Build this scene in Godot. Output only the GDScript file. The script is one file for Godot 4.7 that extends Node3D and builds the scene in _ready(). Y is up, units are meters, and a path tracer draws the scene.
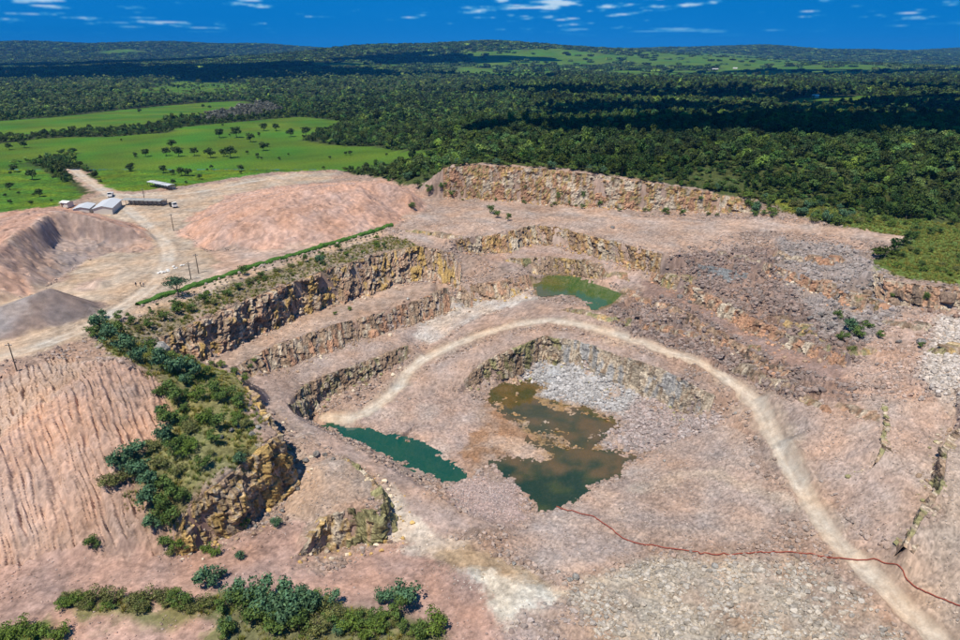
extends Node3D
# Quarry survey: each rock face as crest and toe points (x, y, z, x, y, z ...), metres
const FACES := {
	"big": [-70.3,-6,-164,-67.8,-18.5,-164.5,-62.9,-6.5,-153.5,-59.9,-20,-154,-55.7,-7.5,-142.5,-52.7,-21.5,-142.5,-50.7,-8,-136.5,-48.1,-23.5,-136,-52.8,-8,-131.5,-50.6,-24,-130,-55.6,-9,-127,-53.4,-23.7,-125.5,-59.5,-10,-120,-57.5,-23.5,-118,-63.2,-12,-118,-61.6,-23.5,-116,-65.6,-15,-114,-64.6,-23,-112,-67.3,-18,-111.5,-67,-22,-110],
	"ledge": [-35.9,-19.5,-143,-33.9,-21.7,-143.5,-27.4,-19.3,-132.5,-24.4,-24.5,-132.5,-22.9,-19.3,-124,-20.7,-26.8,-123,-24,-19.3,-121.5,-23.2,-27.6,-119.5,-28.4,-19.3,-122.5,-27.8,-27.6,-120.5,-33.3,-19.3,-121,-32.9,-27.6,-119,-36.5,-20,-119.5,-37,-27.6,-116.5,-38.3,-21.5,-115.5,-39.8,-25.5,-113.5,-39.9,-23,-114,-40.9,-24,-112.5],
	"A": [-102.5,-4,-186,-100.5,-8,-184,-96.7,-2.5,-192,-95.3,-13,-189,-91.7,-2,-198,-91,-14,-192.5,-81.9,-1.5,-216.5,-81.7,-14.5,-210,-68,-1,-237,-68.6,-14.5,-234,-54.4,-1,-256.5,-53.8,-14.5,-247.5,-42.2,-1,-271,-40.8,-14.5,-262,-28.7,-1.5,-282.5,-28.3,-14,-272.5,-18.5,-4,-286,-17.8,-14,-269.5,-8.4,-8,-288,-8.8,-14,-267],
	"B": [-80.5,-15,-187.5,-76.8,-19.5,-186,-72.4,-15,-205,-69.9,-21.5,-200,-58.1,-15,-220.5,-56.2,-21.5,-214,-38.1,-15,-235.5,-36.7,-21.5,-231.5,-25.5,-15,-250,-24.2,-21.5,-242.5,-15.3,-15,-263.5,-14,-22,-252.5,-4.5,-15,-271,-3.4,-21,-256],
	"Cw": [-59.5,-21,-173.5,-55.5,-31,-173,-58.8,-22,-188,-57.2,-31,-184.5,-52.9,-22,-195.5,-51.9,-29,-194.5,-42.1,-22,-205,-40.8,-27.5,-203,-34.9,-22,-212.5,-34.1,-26.5,-210,-27.6,-22,-219.5,-27,-25.5,-216],
	"D": [-11.7,-1,-290.5,-10.3,-6.5,-289.5,0,-1,-297.5,0,-8.5,-294.5,11.6,-.5,-301.5,12.5,-8.5,-296,23.6,-.5,-315,25,-8,-310,28.8,-.5,-317,30.5,-8,-310,39.7,-.5,-311,39.6,-8.5,-306.5,56.4,-.5,-292.5,56.2,-8.5,-288,69.9,-1,-279,70.2,-9.5,-274.5,79.7,-1.5,-269.5,78.9,-10.5,-266.5],
	"E": [22,-9,-288,24,-14.5,-281,32.7,-9,-291.5,32.2,-15,-284,43.9,-9,-286.5,43.7,-15,-282.5,54.3,-10,-276,55.2,-15,-274],
	"F": [-4.4,-14.5,-267,-3.1,-20,-261.5,10.9,-12,-265.5,11.7,-18,-259,21.6,-12,-273.5,23.2,-16,-268.5],
	"G": [-6,-27,-200,-5,-29.5,-199,0.4,-24,-209,1.6,-29.5,-207,11.7,-20,-212.5,12.7,-28.5,-210.5,23.7,-18.5,-220,23.7,-27,-217.5,36.2,-18,-215,35,-26.5,-213,47.5,-18,-203.5,46,-26.5,-201.5,55.1,-18,-197.5,53.6,-28,-196,60.4,-18.2,-193,58.8,-29,-191.5,69.5,-19,-181.5,67.7,-29,-180.5,74.4,-20,-177,72.9,-24.5,-175.5],
	"far": [-21.8,17,-383,-21.8,0,-379,0,19,-381.5,0,0,-377.5,44.9,19,-364,44.1,0,-360,76,17,-350.5,75,1,-346.5,107,13.5,-343.5,106.5,1.5,-339.5,136.5,9.5,-334.5,136,2.5,-330.5,148.5,7,-326.5,148.5,4,-323.5],
	"K3": [151.5,3,-236,147,-4,-224,150.5,3,-222,147.5,-4.5,-215,156.5,3.5,-217.5,154,-3,-211.5,162.5,3.5,-213,161,-3,-208.5,177,4,-211.5,176.5,-3,-207.5],
	"O1": [109.5,-8,-151.5,109.5,-10.5,-151.5,104,-8.5,-140,104,-12,-140,99,-9.5,-132,98.7,-13,-132,96.2,-12,-130,96.1,-14.5,-130.5],
	"O2": [120,-5,-136,119.5,-8,-137.5,109,-6,-126,109,-10,-126.5,101.5,-8.5,-115.5,102,-13,-117.5,94.9,-11,-110,95,-15,-110.5,88.5,-15,-104.5,87.9,-17.5,-105],
	"slab": [93.8,-4,-263,93.2,-8,-260.5,103,-4.5,-259,102,-9,-256.5,112,-5,-254,111.5,-8,-251.5],
	"R2": [75.2,-8.6,-266,74.2,-12.3,-264,86.7,-8.3,-249.5,85.1,-12.3,-248,94.7,-8.3,-226,92.7,-12.3,-224.5,102,-8.3,-206.5,99.8,-12.2,-205.5,108.5,-8,-191,106.5,-11.3,-189.5,113.5,-6.3,-177,112,-8.5,-175.5],
	"R3": [120,-1.6,-258.5,119,-5,-256.5,127.5,-1.6,-242.5,126,-5.3,-241,133.5,-1.4,-223.5,132,-5.3,-222,137,-1,-211,135.5,-4.3,-209.5],
	"R1": [67.4,-13.4,-244.5,66.4,-15,-243,76.9,-13,-239,75.6,-15.6,-237.5,84.6,-13,-218.5,83,-15.8,-217.5,91.4,-13,-197.5,89.8,-15.8,-196.5,97,-12,-178.5,95.5,-14.5,-177.5],
}
# Survey breaklines of ground, benches, ramps and heaps (x, y, z ...)
const LINES := {
	"heap_ridge": [-118.5,-5,-114,-110.5,-2.5,-125.5,-103,2,-137.5,-95.1,6,-149.5],
	"heap_top": [-141.5,-4,-146.5,-126.5,-3,-148,-120,-.5,-155.5,-112.5,0.5,-160],
	"heap_r": [-95.1,6,-149.5,-88.8,3,-149,-83.2,0,-147,-79.2,-2,-143],
	"heap_base": [-117.5,-19,-102,-102.5,-20,-106.5,-86.3,-20.5,-107.5,-76.5,-21,-109.5,-69.4,-21.5,-110.5],
	"heap_mid": [-72.8,-9,-123,-73.5,-14,-115,-70.9,-18,-111.5],
	"heap_back": [-131.5,0.3,-156.5,-126.5,0.5,-166,-115.5,0,-172,-108,-.5,-174.5],
	"veg1": [-102,-1,-174,-91.3,-1.5,-167,-81.2,-2.5,-163,-71.3,-4.5,-158.5],
	"veg2": [-74.1,-2,-143,-65.6,-4,-136.5,-58.8,-6.5,-134],
	"veg3": [-69.1,-6,-126.5,-63.6,-8,-123.5,-67.6,-11,-118.5,-70.1,-15,-114.5],
	"veg4": [-81.6,-1,-147.5,-76.3,-4,-136.5],
	"pink": [-55.8,-23.5,-118,-46.9,-23.3,-119.5,-40.6,-23,-122.5],
	"plat1": [-53,-21,-151,-47.8,-22.3,-141.5,-45.9,-23,-134],
	"plat2": [-41.7,-19.3,-139.5,-36.8,-19,-128.5,-39.4,-19.8,-124],
	"fg1": [-111.5,-20.5,-95.9,-86.3,-21,-100.5,-70.1,-21.8,-104.5,-54.8,-23,-109,-40.8,-23.5,-105.5,-29.5,-24.5,-102.5,-16.8,-25,-101.5],
	"fg2": [-96.1,-21,-76.8,-69.6,-21,-84.8,-48.5,-22,-86.7,-30.4,-23,-88.7,-9.6,-25,-89.3,7.7,-25.5,-88.6],
	"fg2b": [-81.6,-20.3,-92.8,-65,-20.5,-94.7,-45.9,-21.3,-96.2,-29.7,-22.3,-94.6,-15.8,-23.8,-93.6],
	"fg3": [-100.5,-22,-59.9,-57.7,-22,-62.7,-12.6,-24,-65.5,34.6,-24,-65.5,79.6,-20,-64.4,104.5,-12,-62.1],
	"ramp_l": [-73.4,-17.5,-186.5,-65.4,-19.9,-174.5,-55.6,-20.8,-160.5,-41.7,-21.3,-150.5,-31.5,-22.5,-142.5,-20.5,-25,-133.5,-9.6,-26,-122.5,4.5,-26.3,-110],
	"ramp_r": [-77.3,-16,-193,-69.7,-18.8,-187,-61.1,-20.3,-174.5,-54.4,-20.8,-165,-44.9,-21.5,-158.5,-33.6,-22.8,-151.5,-21.5,-24.8,-142.5,-7.6,-26,-131.5,2.4,-27,-124.5],
	"ramp_top": [-90,-13.5,-188,-81.7,-14.5,-182.5,-78.8,-15.2,-184],
	"b1": [-84.7,-14.6,-195.5,-67.8,-14.8,-221.5,-40.1,-14.8,-250.5,-21.6,-14.8,-260],
	"b2": [-62.1,-21.7,-196.5,-47.9,-21.8,-213,-31,-21.8,-226.5,-16.4,-22,-241.5],
	"shore1a": [-52.8,-32.1,-179.5,-48.6,-32.1,-178,-42.1,-32.1,-174.5,-35.2,-32.1,-177,-28.1,-32.1,-172,-17.2,-32.1,-166.5,-9.5,-32.1,-158.5,-5.7,-32.1,-151,-10.1,-32.1,-148.5,-18.8,-32.1,-153.5,-30.6,-32.1,-163.5,-40.6,-32.1,-170,-49.5,-32.1,-176.5,-52.8,-32.1,-179.5],
	"deep1": [-43.2,-33.3,-174.5,-30,-34,-171,-18.4,-34.5,-164.5,-9.3,-33.5,-154.5],
	"shore2": [2.5,-32.1,-197,7.3,-32.1,-207,13.1,-32.1,-212.5,18.5,-32.1,-209.5,24.1,-32.1,-202.5,19,-32.1,-197,27.6,-32.1,-192,33.8,-32.1,-192,40.5,-32.1,-187.5,45,-32.1,-181,38.1,-32.1,-173.5,33.4,-32.1,-169.5,39.1,-32.1,-163.5,48.5,-32.1,-163.5,43.6,-32.1,-157.5,38.7,-32.1,-152,30.6,-32.1,-146,23.7,-32.1,-139.5,17.2,-32.1,-137,14.1,-32.1,-137.5,13.2,-32.1,-143.5,10,-32.1,-151,4.4,-32.1,-157.5,9,-32.1,-161.5,17.8,-32.1,-159,24,-32.1,-161.5,20.9,-32.1,-166,15.7,-32.1,-170.5,13,-32.1,-179.5,6.8,-32.1,-189,2.5,-32.1,-197],
	"deep2": [11.7,-33,-206,17.9,-32.6,-201.5,18.9,-32.7,-191,26.8,-32.6,-185.5,34.7,-32.8,-182,29.1,-32.7,-172.5,32.9,-33.4,-164,39.9,-33.6,-162,26.2,-35,-154,18.3,-35,-147,14.6,-34,-155,10.3,-33.3,-157.5],
	"mud": [0,-31.7,-188,6.4,-31.7,-175.5,0,-31.6,-167,-3,-31.7,-159.5,12.2,-31.8,-165.5],
	"midfloor": [-19.7,-31.3,-181,-9.6,-31.4,-175,-3.4,-31.2,-190.5,-13.9,-30,-195.5],
	"spit": [0,-31.3,-149,5.4,-31,-140,10.2,-30.5,-131.5,0,-30,-134.5,-6.7,-30,-140],
	"road": [-50.8,-31,-182.5,-41.9,-31,-182.5,-34.6,-30,-189,-28.9,-28.8,-199,-25.6,-27,-208.5,-18,-24.8,-216.5,-3.8,-21.3,-224,11.7,-18.5,-229.5,25.5,-17.3,-231.5,38.5,-16.8,-226.5,51.6,-16.5,-215.5,63.5,-16.5,-204,74.4,-17,-194,81.4,-18,-180.5,84.3,-19,-169.5,83.2,-20,-157.5,82.4,-21,-146.5,81.8,-21.8,-136.5,80.6,-22,-127,80.3,-22.3,-118,81.6,-22.3,-110,83.3,-22.3,-101.5,84.7,-22.3,-93.9,85.8,-22.3,-88.1,87.2,-22,-79.5],
	"roadin": [-14.3,-26.5,-203.5,-3.7,-23.5,-212,9.4,-19.8,-218,24.9,-18,-224.5],
	"roadout1": [-23.2,-24.2,-224,-8,-21,-236,8.2,-18.3,-243.5,26.4,-16.2,-241.5,46.7,-15.3,-230,59.5,-15.3,-218],
	"pit_r": [75.3,-25,-174,74.5,-24.5,-159,75.2,-23.5,-143,73.9,-23.5,-130.5],
	"pit_m": [56.8,-30,-173,62.9,-28.5,-162.5,56.2,-28.3,-149.5,43.3,-29.3,-142,31.3,-30,-134.5,19.9,-29.8,-127,9.6,-28.8,-120.5],
	"rub": [28.7,-30,-202.5,41.7,-30,-195.5,53.1,-31,-183.5],
	"floor2": [13.4,-27,-110.5,32.8,-27.5,-117.5,54.6,-27,-127.5,68.1,-25,-125],
	"floor3": [16.2,-26,-96.1,35.7,-26,-101,57.1,-24.8,-108.5,72.9,-23.5,-110],
	"floor4": [26.3,-25.5,-86.4,50.1,-24.5,-90,72.9,-23.2,-93.5],
	"sl1": [84.1,-17,-147.5,84.3,-19.3,-133,86,-20.3,-119.5,86.3,-20.5,-104,89.7,-20,-90.6],
	"sl2": [87.1,-15,-168.5,91.4,-14,-153,93.8,-15.5,-138.5,89.7,-17.5,-123,88.5,-18.5,-112],
	"sl3": [106.5,-8.5,-157,114.5,-6.5,-151,125,-3.5,-154,138,-1,-158],
	"sl4": [105.5,-9,-135.5,99.1,-12,-123.5,93.4,-15,-116.5],
	"sl5": [116,-5,-125,105.5,-8,-111,98.2,-13,-104.5,93.4,-17,-100.5,96.7,-14,-89.7],
	"sl6": [131.5,-5,-186.5,141.5,-3.5,-183.5,157,-2,-184],
	"r2l": [47.9,-15,-237.5,66.5,-13.4,-249,78.1,-13,-243.5,85.9,-13,-222.5,92.6,-13,-201,98.2,-12,-181.5,107,-9.5,-163],
	"r2u": [72.7,-12.5,-267,88.4,-12.3,-253.5,96.3,-12.3,-228.5,103.5,-12.3,-209.5,109.5,-11.3,-192.5,115,-8,-173],
	"up1": [89,-9,-256.5,103.5,-9,-238.5,113,-8.5,-216.5,118,-8,-197.5,122,-6,-181],
	"up2": [122,-4.5,-256.5,126.5,-5,-239,134,-5,-222.5,137.5,-4.5,-209.5],
	"rim": [-42.4,0.5,-334,-16.6,0.3,-351.5,11.2,0,-355.5,42.9,0,-338.5,80,0.8,-313.5,106.5,1.5,-303,134.5,3,-301,162,4,-290,190.5,5,-272.5],
	"rim2": [-38.5,0.3,-300,-20,0.2,-314,0,0.2,-320,26.5,0,-334,51,0.2,-320],
	"rim3": [83.2,0,-287,100.5,-.5,-283.5,125,-.5,-275.5,147.5,0,-268,152,1.5,-248.5,178.5,4.5,-263],
	"pondu": [25.4,-15.2,-269,31.7,-15.2,-279,43,-15.2,-277.5,53.9,-15.2,-266.5,60.2,-15.2,-256.5,54.3,-15.2,-245.5,46.8,-15.2,-240,45,-15.2,-249,41.6,-15.2,-257.5,32.6,-15.2,-257.5,26.8,-15.2,-255,25.4,-15.2,-269],
	"pondud": [32.1,-17.5,-277,41,-17.5,-275.5,48.9,-17.5,-267.5,54.6,-17.5,-260],
	"ub": [9.1,-9,-277.5,38.6,-9,-298,59.8,-9.8,-281.5,73.1,-11.5,-260],
	"ub2": [49.1,-13,-271,65,-13,-261.5,65.8,-14,-246],
	"pf": [-17.5,-20,-261.5,0,-19.3,-246,17,-17,-254],
	"heap2_base": [-145.5,0,-305,-120.5,0,-271,-95.6,0,-271,-68.7,0.3,-284,-42.6,0.6,-314.5,-30.4,1,-351,-36.5,1.5,-389.5,-63.7,1,-432,-105,0.3,-422,-135,0,-413,-151,0,-385,-153,0,-338.5,-145.5,0,-305],
	"heap2_top": [-122,9,-302.5,-105.5,13,-308.5,-91.4,15,-325,-74.3,15,-341,-53.2,12.5,-360,-38.3,9,-349.5],
	"heap2_mid": [-115,6,-282,-96,8,-287,-76.2,8.5,-300.5,-56.2,8,-324.5],
	"bowl_ridge": [-173.5,11,-194,-177.5,13.5,-229,-181.5,15,-245,-181,16,-257,-186,16,-276.5,-176,14.5,-277,-162,10,-277.5,-154.5,5,-284,-148.5,0.5,-285],
	"bowl_back": [-237.5,11,-255,-217,12.5,-285.5,-202,13,-297.5],
	"bowl_back2": [-296.5,0,-321,-269,0,-355.5,-250.5,0,-371,-231.5,0,-363,-195,0,-332,-162,0,-307,-146.5,0,-283.5],
	"bowl_toe": [-147,0,-282,-144,0,-266.5,-160,0,-269.5,-164.5,0,-253.5,-163.5,0,-230.5,-159,0,-218.5,-166,0,-206.5,-165.5,0,-179.5],
	"pile_base": [-127,0,-203.5,-128,0,-197.5,-135,0,-184.5,-143,0,-173.5,-152,0,-162,-175,0,-179.5,-171.5,0,-200,-159.5,0,-212.5,-151.5,0,-216.5,-127,0,-203.5],
	"pile_top": [-140.5,9,-197,-145.5,7.5,-189,-154,6,-178.5],
	"pile2_b": [-149,0,-226,-147.5,0,-232.5,-140.5,0,-229.5,-137,0,-225,-140,0,-218.5,-149,0,-226],
	"pile2_t": [-142,2.2,-223,-139,1.8,-223.5],
	"yard": [-130.5,0,-163.5,-122.5,0,-173.5,-117.5,0,-187,-117.5,0,-213.5,-113,0,-219.5],
	"yard2": [-126,0,-209.5,-129.5,0,-230.5,-130.5,0,-253.5,-144.5,0,-253.5,-154,0,-240.5],
	"yard3": [-141,0,-287,-165,0,-336,-164.5,0,-374,-187.5,0,-360.5,-153.5,0,-410,-218.5,0,-388],
	"fence": [-116,0.3,-203,-106.5,0.3,-221,-94.4,0.3,-239.5,-73.9,0.3,-268.5,-48.6,0.3,-304],
	"fence2": [-114,-1,-185.5,-107.5,-1,-192,-95.9,-.7,-208.5,-85.5,-.5,-224,-70.2,-.3,-246.5,-56.1,-.3,-266,-43.4,-.3,-283,-30.5,-.3,-291.5,-14.4,-.3,-298.5],
	"deep1b": [-48.9,-33.5,-178.5,-38,-34.5,-175.5,-25.2,-35,-170.5,-14.5,-35,-162],
	"shoal": [7.6,-31.6,-163.5,15.1,-31.6,-163.5,22.1,-31.7,-163],
	"shoal2": [11.3,-31.6,-176.5,15.8,-31.7,-172,18.7,-31.9,-169.5],
	"bowl_in": [-167.5,3.2,-230.5,-176,5,-251,-180,5.5,-267.5,-174,4.5,-274,-164.5,3,-276,-155.5,1.8,-277.5],
	"shoal3": [22.4,-31.8,-192.5,27.1,-31.8,-188,30.9,-31.9,-186.5],
	"shoal4": [25.3,-31.8,-172.5,29.2,-31.8,-166.5,34.2,-31.9,-165],
}
const HULL := [-200,-40,-205,-200,-222,-310,-170,-430,-60,-445,-20,-400,60,-380,140,-352,205,-285,205,-200,150,-100,135,-40]
# Ground materials: base colour, roughness of the relief, kind of ground, outline (x, z ...); later ones lie over earlier ones
const PAINT := [
	[0.395096,0.285392,0.22748,0.4,0,[-294.1,-253.8,-289.9,-313.2,-260.9,-343.6,-237.1,-358.2,-242.6,-391.6,-226.8,-394.2,-207.9,-404,-180.6,-431,-154.6,-465,-107,-478,-63.7,-432,-37.7,-404,-23.5,-401,0,-388.7,45.6,-370.1,77,-355.3,107.6,-345.5,139.5,-335.8,153.6,-323.6,166.1,-297.7,192.8,-276.1,156.1,-245.3,155.8,-222.3,170.8,-214.9,211,-212.1,163.3,-136.4,101.3,-59.2,26,-48.3,-44.2,-47.1,-79.4,-42,-162.5,-104.5]], # quarry
	[0.505773,0.368802,0.285212,0.05,9,[-364.4,-536,-361.6,-564,-307.1,-496,-252.2,-427,-222.4,-397.6,-200.5,-368.5,-207.8,-358.2,-224.4,-374.1,-249.5,-404,-293.8,-461,-338.9,-516]], # fieldroad
	[0.515632,0.401494,0.300288,0.06,2,[-156.4,-146.3,-148.2,-156.2,-133.2,-159.1,-124.2,-171.6,-118.1,-185,-115.3,-209,-97.9,-238.3,-74.8,-271.7,-96.6,-271,-119.5,-268,-145.3,-303.6,-153.1,-339,-152,-388.2,-135.3,-413,-100.8,-433,-105.1,-469,-129.4,-465,-153.2,-450,-176.7,-421,-203.4,-394.2,-222.4,-385.7,-234,-388.2,-228.1,-366,-202,-335.7,-162,-307.1,-146.5,-282.1,-143.7,-265,-159.5,-268,-163.9,-252.1,-158.6,-218.8,-166.1,-206.6,-165.4,-179,-170,-150.7]], # yard
	[0.549182,0.392142,0.307244,0.06,2,[-119.5,-268,-95.7,-271,-68.7,-284.2,-42.2,-311.3,-40.6,-319,-46.6,-307.2,-74.3,-269.9,-92.3,-244.9,-103,-236.1]], # apron
	[0.502299,0.315139,0.241801,0.15,6,[-294.1,-253.8,-280.2,-301.6,-260.9,-343.6,-239.4,-358.2,-229,-363.6,-202,-335.7,-160.7,-304.4,-146.5,-282.1,-162.7,-277.8,-185.8,-292.4,-186.6,-277,-182,-258.1,-182.1,-245.5,-178.1,-229.6,-174.2,-194.9,-187.5,-183.3]], # redflat
	[0.46228,0.335553,0.277154,0.2,6,[-147.5,-283.4,-143.3,-265,-159.5,-268,-164.5,-253.3,-163.1,-229.7,-159.3,-218.8,-172.2,-227.9,-182.1,-245.5,-182,-258.1,-186.6,-277,-185.8,-292.4,-162.7,-278.2,-155.9,-286.5]], # bowl
	[0.398382,0.323585,0.295576,0.1,6,[-180.7,-268.1,-174.1,-275.1,-165.6,-273.8,-164.5,-253.3,-163.1,-229.7,-169.3,-234.8]], # bowlgrey
	[0.51507,0.34744,0.273788,0.2,6,[-174.2,-194.9,-178.1,-229.6,-178.6,-235.7,-171.9,-231.5,-159.3,-218.8,-166.1,-206.6,-165.4,-179]], # rill2
	[0.547331,0.354279,0.275155,0.4,5,[-145.7,-305.6,-120.7,-271,-95.7,-271,-68.7,-284.2,-42.6,-314.8,-30.4,-350.9,-36.5,-388.9,-63.7,-432,-104.9,-422,-135.3,-413,-151.1,-385.7,-153.1,-339]], # heap2
	[0.284,0.223,0.2,0.04,7,[-127.2,-203.7,-128.3,-197.6,-135.2,-184.6,-143.1,-173.4,-152.6,-162.4,-174.9,-179.4,-171.3,-199.6,-144,-191.8,-158.7,-221.9]], # pile
	[0.381,0.326,0.303,0.04,7,[-158.7,-221.9,-142,-187.6,-144.6,-176.1,-150.5,-167.5,-174.9,-179.4,-171.3,-199.6,-145.2,-193.5]], # pilegrey
	[0.472846,0.34711,0.277787,0.05,10,[-149.2,-226.5,-147.8,-232.8,-140.4,-229.7,-137.1,-225,-140,-218.8]], # pile2
	[0.547872,0.3701,0.286498,0.12,4,[-117.9,-102,-102.6,-106.4,-86.3,-107.6,-76.6,-109.5,-69.3,-110.2,-71,-112,-73.6,-115.4,-72.8,-123.1,-76.2,-136.6,-81.7,-147.7,-86.4,-148.9,-95.6,-150.1,-114.4,-162.7,-124,-162.1,-130.2,-154.4,-143.8,-149.8,-126.5,-113.3]], # heap1
	[0.549827,0.402606,0.318689,0.15,4,[-141.4,-146.5,-127.8,-150.2,-123.5,-161.1,-109.4,-161.4,-104.5,-139.9,-112.5,-128,-121.3,-117.5]], # heaptop
	[0.23,0.225,0.1,0.25,11,[-123.4,-183.3,-120.8,-193.1,-104.2,-184.2,-100.1,-185.6,-86.5,-180,-78.3,-182.4,-68.3,-166.7,-56,-143.1,-57.9,-155.7,-54.4,-130.9,-57,-126.2,-60.5,-120.4,-63.4,-118.6,-65.9,-114.5,-67.5,-112,-71,-112,-81.2,-117.5,-85.3,-122.8,-78,-127.6,-76.2,-136.6,-81.7,-147.7,-88.8,-149,-107.5,-168]], # mound
	[0.27,0.22,0.135,0.3,0,[-113.9,-185.5,-110.8,-199.3,-101,-216.8,-88.5,-233.4,-71.7,-259.1,-42.5,-294.3,-32.6,-289,-28.8,-282.7,-42.3,-271.7,-54.5,-256.9,-68,-237.3,-82.1,-216.7,-92,-198.5,-96.8,-192.4,-102.9,-186.4,-105,-179.3]], # slope
	[0.527072,0.390988,0.279072,0.04,0,[-118.2,-193.1,-114.3,-203.3,-105.7,-219.4,-93.6,-237.2,-73.3,-265.7,-46,-302.4,-43.7,-295.7,-70.8,-259.1,-90.8,-232.3,-101.8,-214.2,-110.4,-198.4]], # strip
	[0.46149,0.335862,0.262324,0.15,13,[-90,-187.9,-80.7,-209.3,-68.4,-233.2,-53.6,-246.6,-40.8,-261.2,-17.8,-269.3,-4.4,-267.4,-15.3,-263.7,-25.5,-250.4,-38.2,-236.2,-58.2,-220.7,-72.5,-205.6,-80.7,-187.6]], # bench1
	[0.418766,0.313202,0.259345,0.25,13,[-71.3,-185.9,-69.3,-200.5,-55.6,-214.4,-36.7,-231.4,-24.2,-242.6,-14,-252.3,-4.2,-249.1,-19.6,-228.5,-27.6,-219.9,-35,-213.1,-42.2,-205.6,-53.1,-196.3,-59,-188.3,-59.7,-174.4]], # bench2
	[0.45136,0.335656,0.282662,0.08,13,[-79.8,-186.1,-74.2,-195,-59.5,-174.6,-45,-159,-21.6,-142.9,2.4,-123.8,-9.6,-121.2,-20.4,-132.5,-41.6,-150,-55.3,-159.8,-66.5,-170.7]], # ramp1
	[0.429437,0.32377,0.255755,0.25,0,[-52.5,-149.2,-35.9,-143,-28.5,-138,-23.8,-128.6,-33.4,-121.3,-37.5,-118,-41,-114.6,-49,-130.9]], # platform
	[0.470891,0.309144,0.251002,0.1,13,[-120,-102.8,-102.6,-106.3,-70.2,-109.7,-56.3,-119.4,-43.2,-123.6,-40.7,-113.2,-32.2,-108.1,-22.6,-120.4,-13.6,-112.6,0,-101,7.8,-91.1,10.5,-77.9,-44.1,-66.2,-98.4,-65.7]], # fgpink
	[0.619736,0.523158,0.432664,0.06,13,[-25.8,-135.5,-20.4,-132.5,-7.1,-119.4,4.5,-110.2,-2.2,-108.2,-13.6,-112.6,-21.6,-122.3,-22.6,-124.1]], # whitesand
	[0.493688,0.366659,0.243086,0.1,13,[-14,-116.8,-2.3,-115.5,9,-110.5,23.2,-102.1,16.9,-101.6,4.3,-104.7,-8.9,-109.3]], # tan
	[0.645798,0.599192,0.513366,0.12,13,[-7.7,-107.9,4.4,-107.7,17.2,-104.1,15.5,-99,6.1,-96.1,2.1,-98.4]], # white2
	[0.409469,0.319279,0.285906,0.4,12,[8.3,-98.7,17,-102.4,24.8,-98.7,26.4,-86.7,7.4,-84.2,3.9,-91.1]], # gravelpink
	[0.47,0.41,0.335,0.3,12,[17.2,-104.5,36.6,-113.9,54.2,-112.3,70.6,-109.7,76.8,-100.9,79.8,-88.7,71.7,-75.7,21.1,-77.9,21.9,-93.6]], # rubbleR
	[0.419307,0.323564,0.276094,0.24,0,[4.8,-121,17.1,-135.8,33,-144.1,47.8,-160.5,67.7,-168.5,76.6,-169,73.7,-139.1,72.4,-123.8,59.6,-115.1,37.4,-117.3,17.6,-107.5]], # pitfloor
	[0.43992,0.324326,0.271442,0.18,0,[-55.8,-181.3,-41.8,-181.6,-27.4,-191.7,-13.9,-195.5,0,-194.8,3.3,-182,-3.1,-164.8,-5.2,-154.8,-17.3,-167.7,-28.3,-173.4,-35.2,-177.4,-42.8,-177.6]], # midbank
	[0.36036,0.22042,0.13719,0.05,0,[-3.4,-190.7,3.5,-195.6,6.8,-187.5,12.9,-177.4,17.2,-169.5,12.1,-163.5,4.5,-159,-2.9,-155.3,-7.5,-162.2,-3.1,-169.7,0,-178.5]], # mud
	[0.33,0.21,0.1,0.3,0,[2.5,-197,12.9,-209,24.1,-202.5,40.5,-187.5,45.1,-181.4,38.1,-173.4,33.4,-169.8,39.2,-163.8,33.3,-162.3,21,-160.8,15.7,-170.7,13.1,-179.6,6.8,-188.9]], # pondbed
	[0.527696,0.36977,0.268872,0.12,0,[2.2,-171.8,12.5,-170,21.3,-163.9,16.4,-159.3,6,-162.2,0,-166.1]], # mudpale
	[0.463466,0.347646,0.313997,0.2,12,[-11,-145.1,-2.9,-150.9,5.8,-155.1,12.5,-146,13.1,-134.6,7.4,-125.8,-2.5,-129.1]], # spit
	[0.429333,0.3193,0.265384,0.15,13,[-27.5,-192.7,-24.4,-203.8,-14.8,-211.8,0,-218.6,24.9,-224.7,44.1,-214.1,61.9,-197.8,73.5,-180,74.6,-177.5,60.8,-193.2,43.1,-208,23.8,-220.3,11.8,-213,0.4,-209.3,-6,-200.1,-13.9,-194.9]], # loopin
	[0.45,0.435,0.43,0.5,12,[13.7,-211.2,23.8,-217.5,36.2,-212.5,47.4,-201.2,55.4,-195.2,46.6,-184.5,33.8,-192.2,27.7,-193.6,19.1,-198.3,24.2,-203.4,16.7,-210.1]], # whiterub
	[0.420514,0.335677,0.311875,0.4,12,[55.4,-195.2,62.1,-187.9,68.2,-179.9,73.1,-176.1,74.3,-170.7,61,-166,48.7,-164.2,39.3,-164.2,34.5,-170.7,46.4,-183]], # pinkrub
	[0.440024,0.324429,0.266138,0.2,13,[-31.1,-194.3,-29.2,-208.6,-19.2,-223.4,0,-240.5,21.1,-252.2,48.4,-240.1,61.8,-228,52.2,-218.2,25.8,-235,-3.9,-228.4,-19,-220,-27.3,-207.5]], # outer
	[0.555069,0.478765,0.413569,0.2,0,[-23.1,-251.7,-4.4,-260.1,21.9,-264.2,23.1,-251.7,0,-243.4,-19.2,-223.4,-25.3,-226.9]], # palepf
	[0.461406,0.33578,0.266567,0.25,0,[-42.4,-334.1,-16.7,-352,43.2,-341.3,80.9,-317.8,107.8,-307,136.1,-304.9,100.7,-283.8,79.2,-271,56.6,-293.4,28.8,-317.2,11.7,-303.4,-11.8,-293.4,-28.9,-284.1,-37.4,-291.1]], # upper
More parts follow.
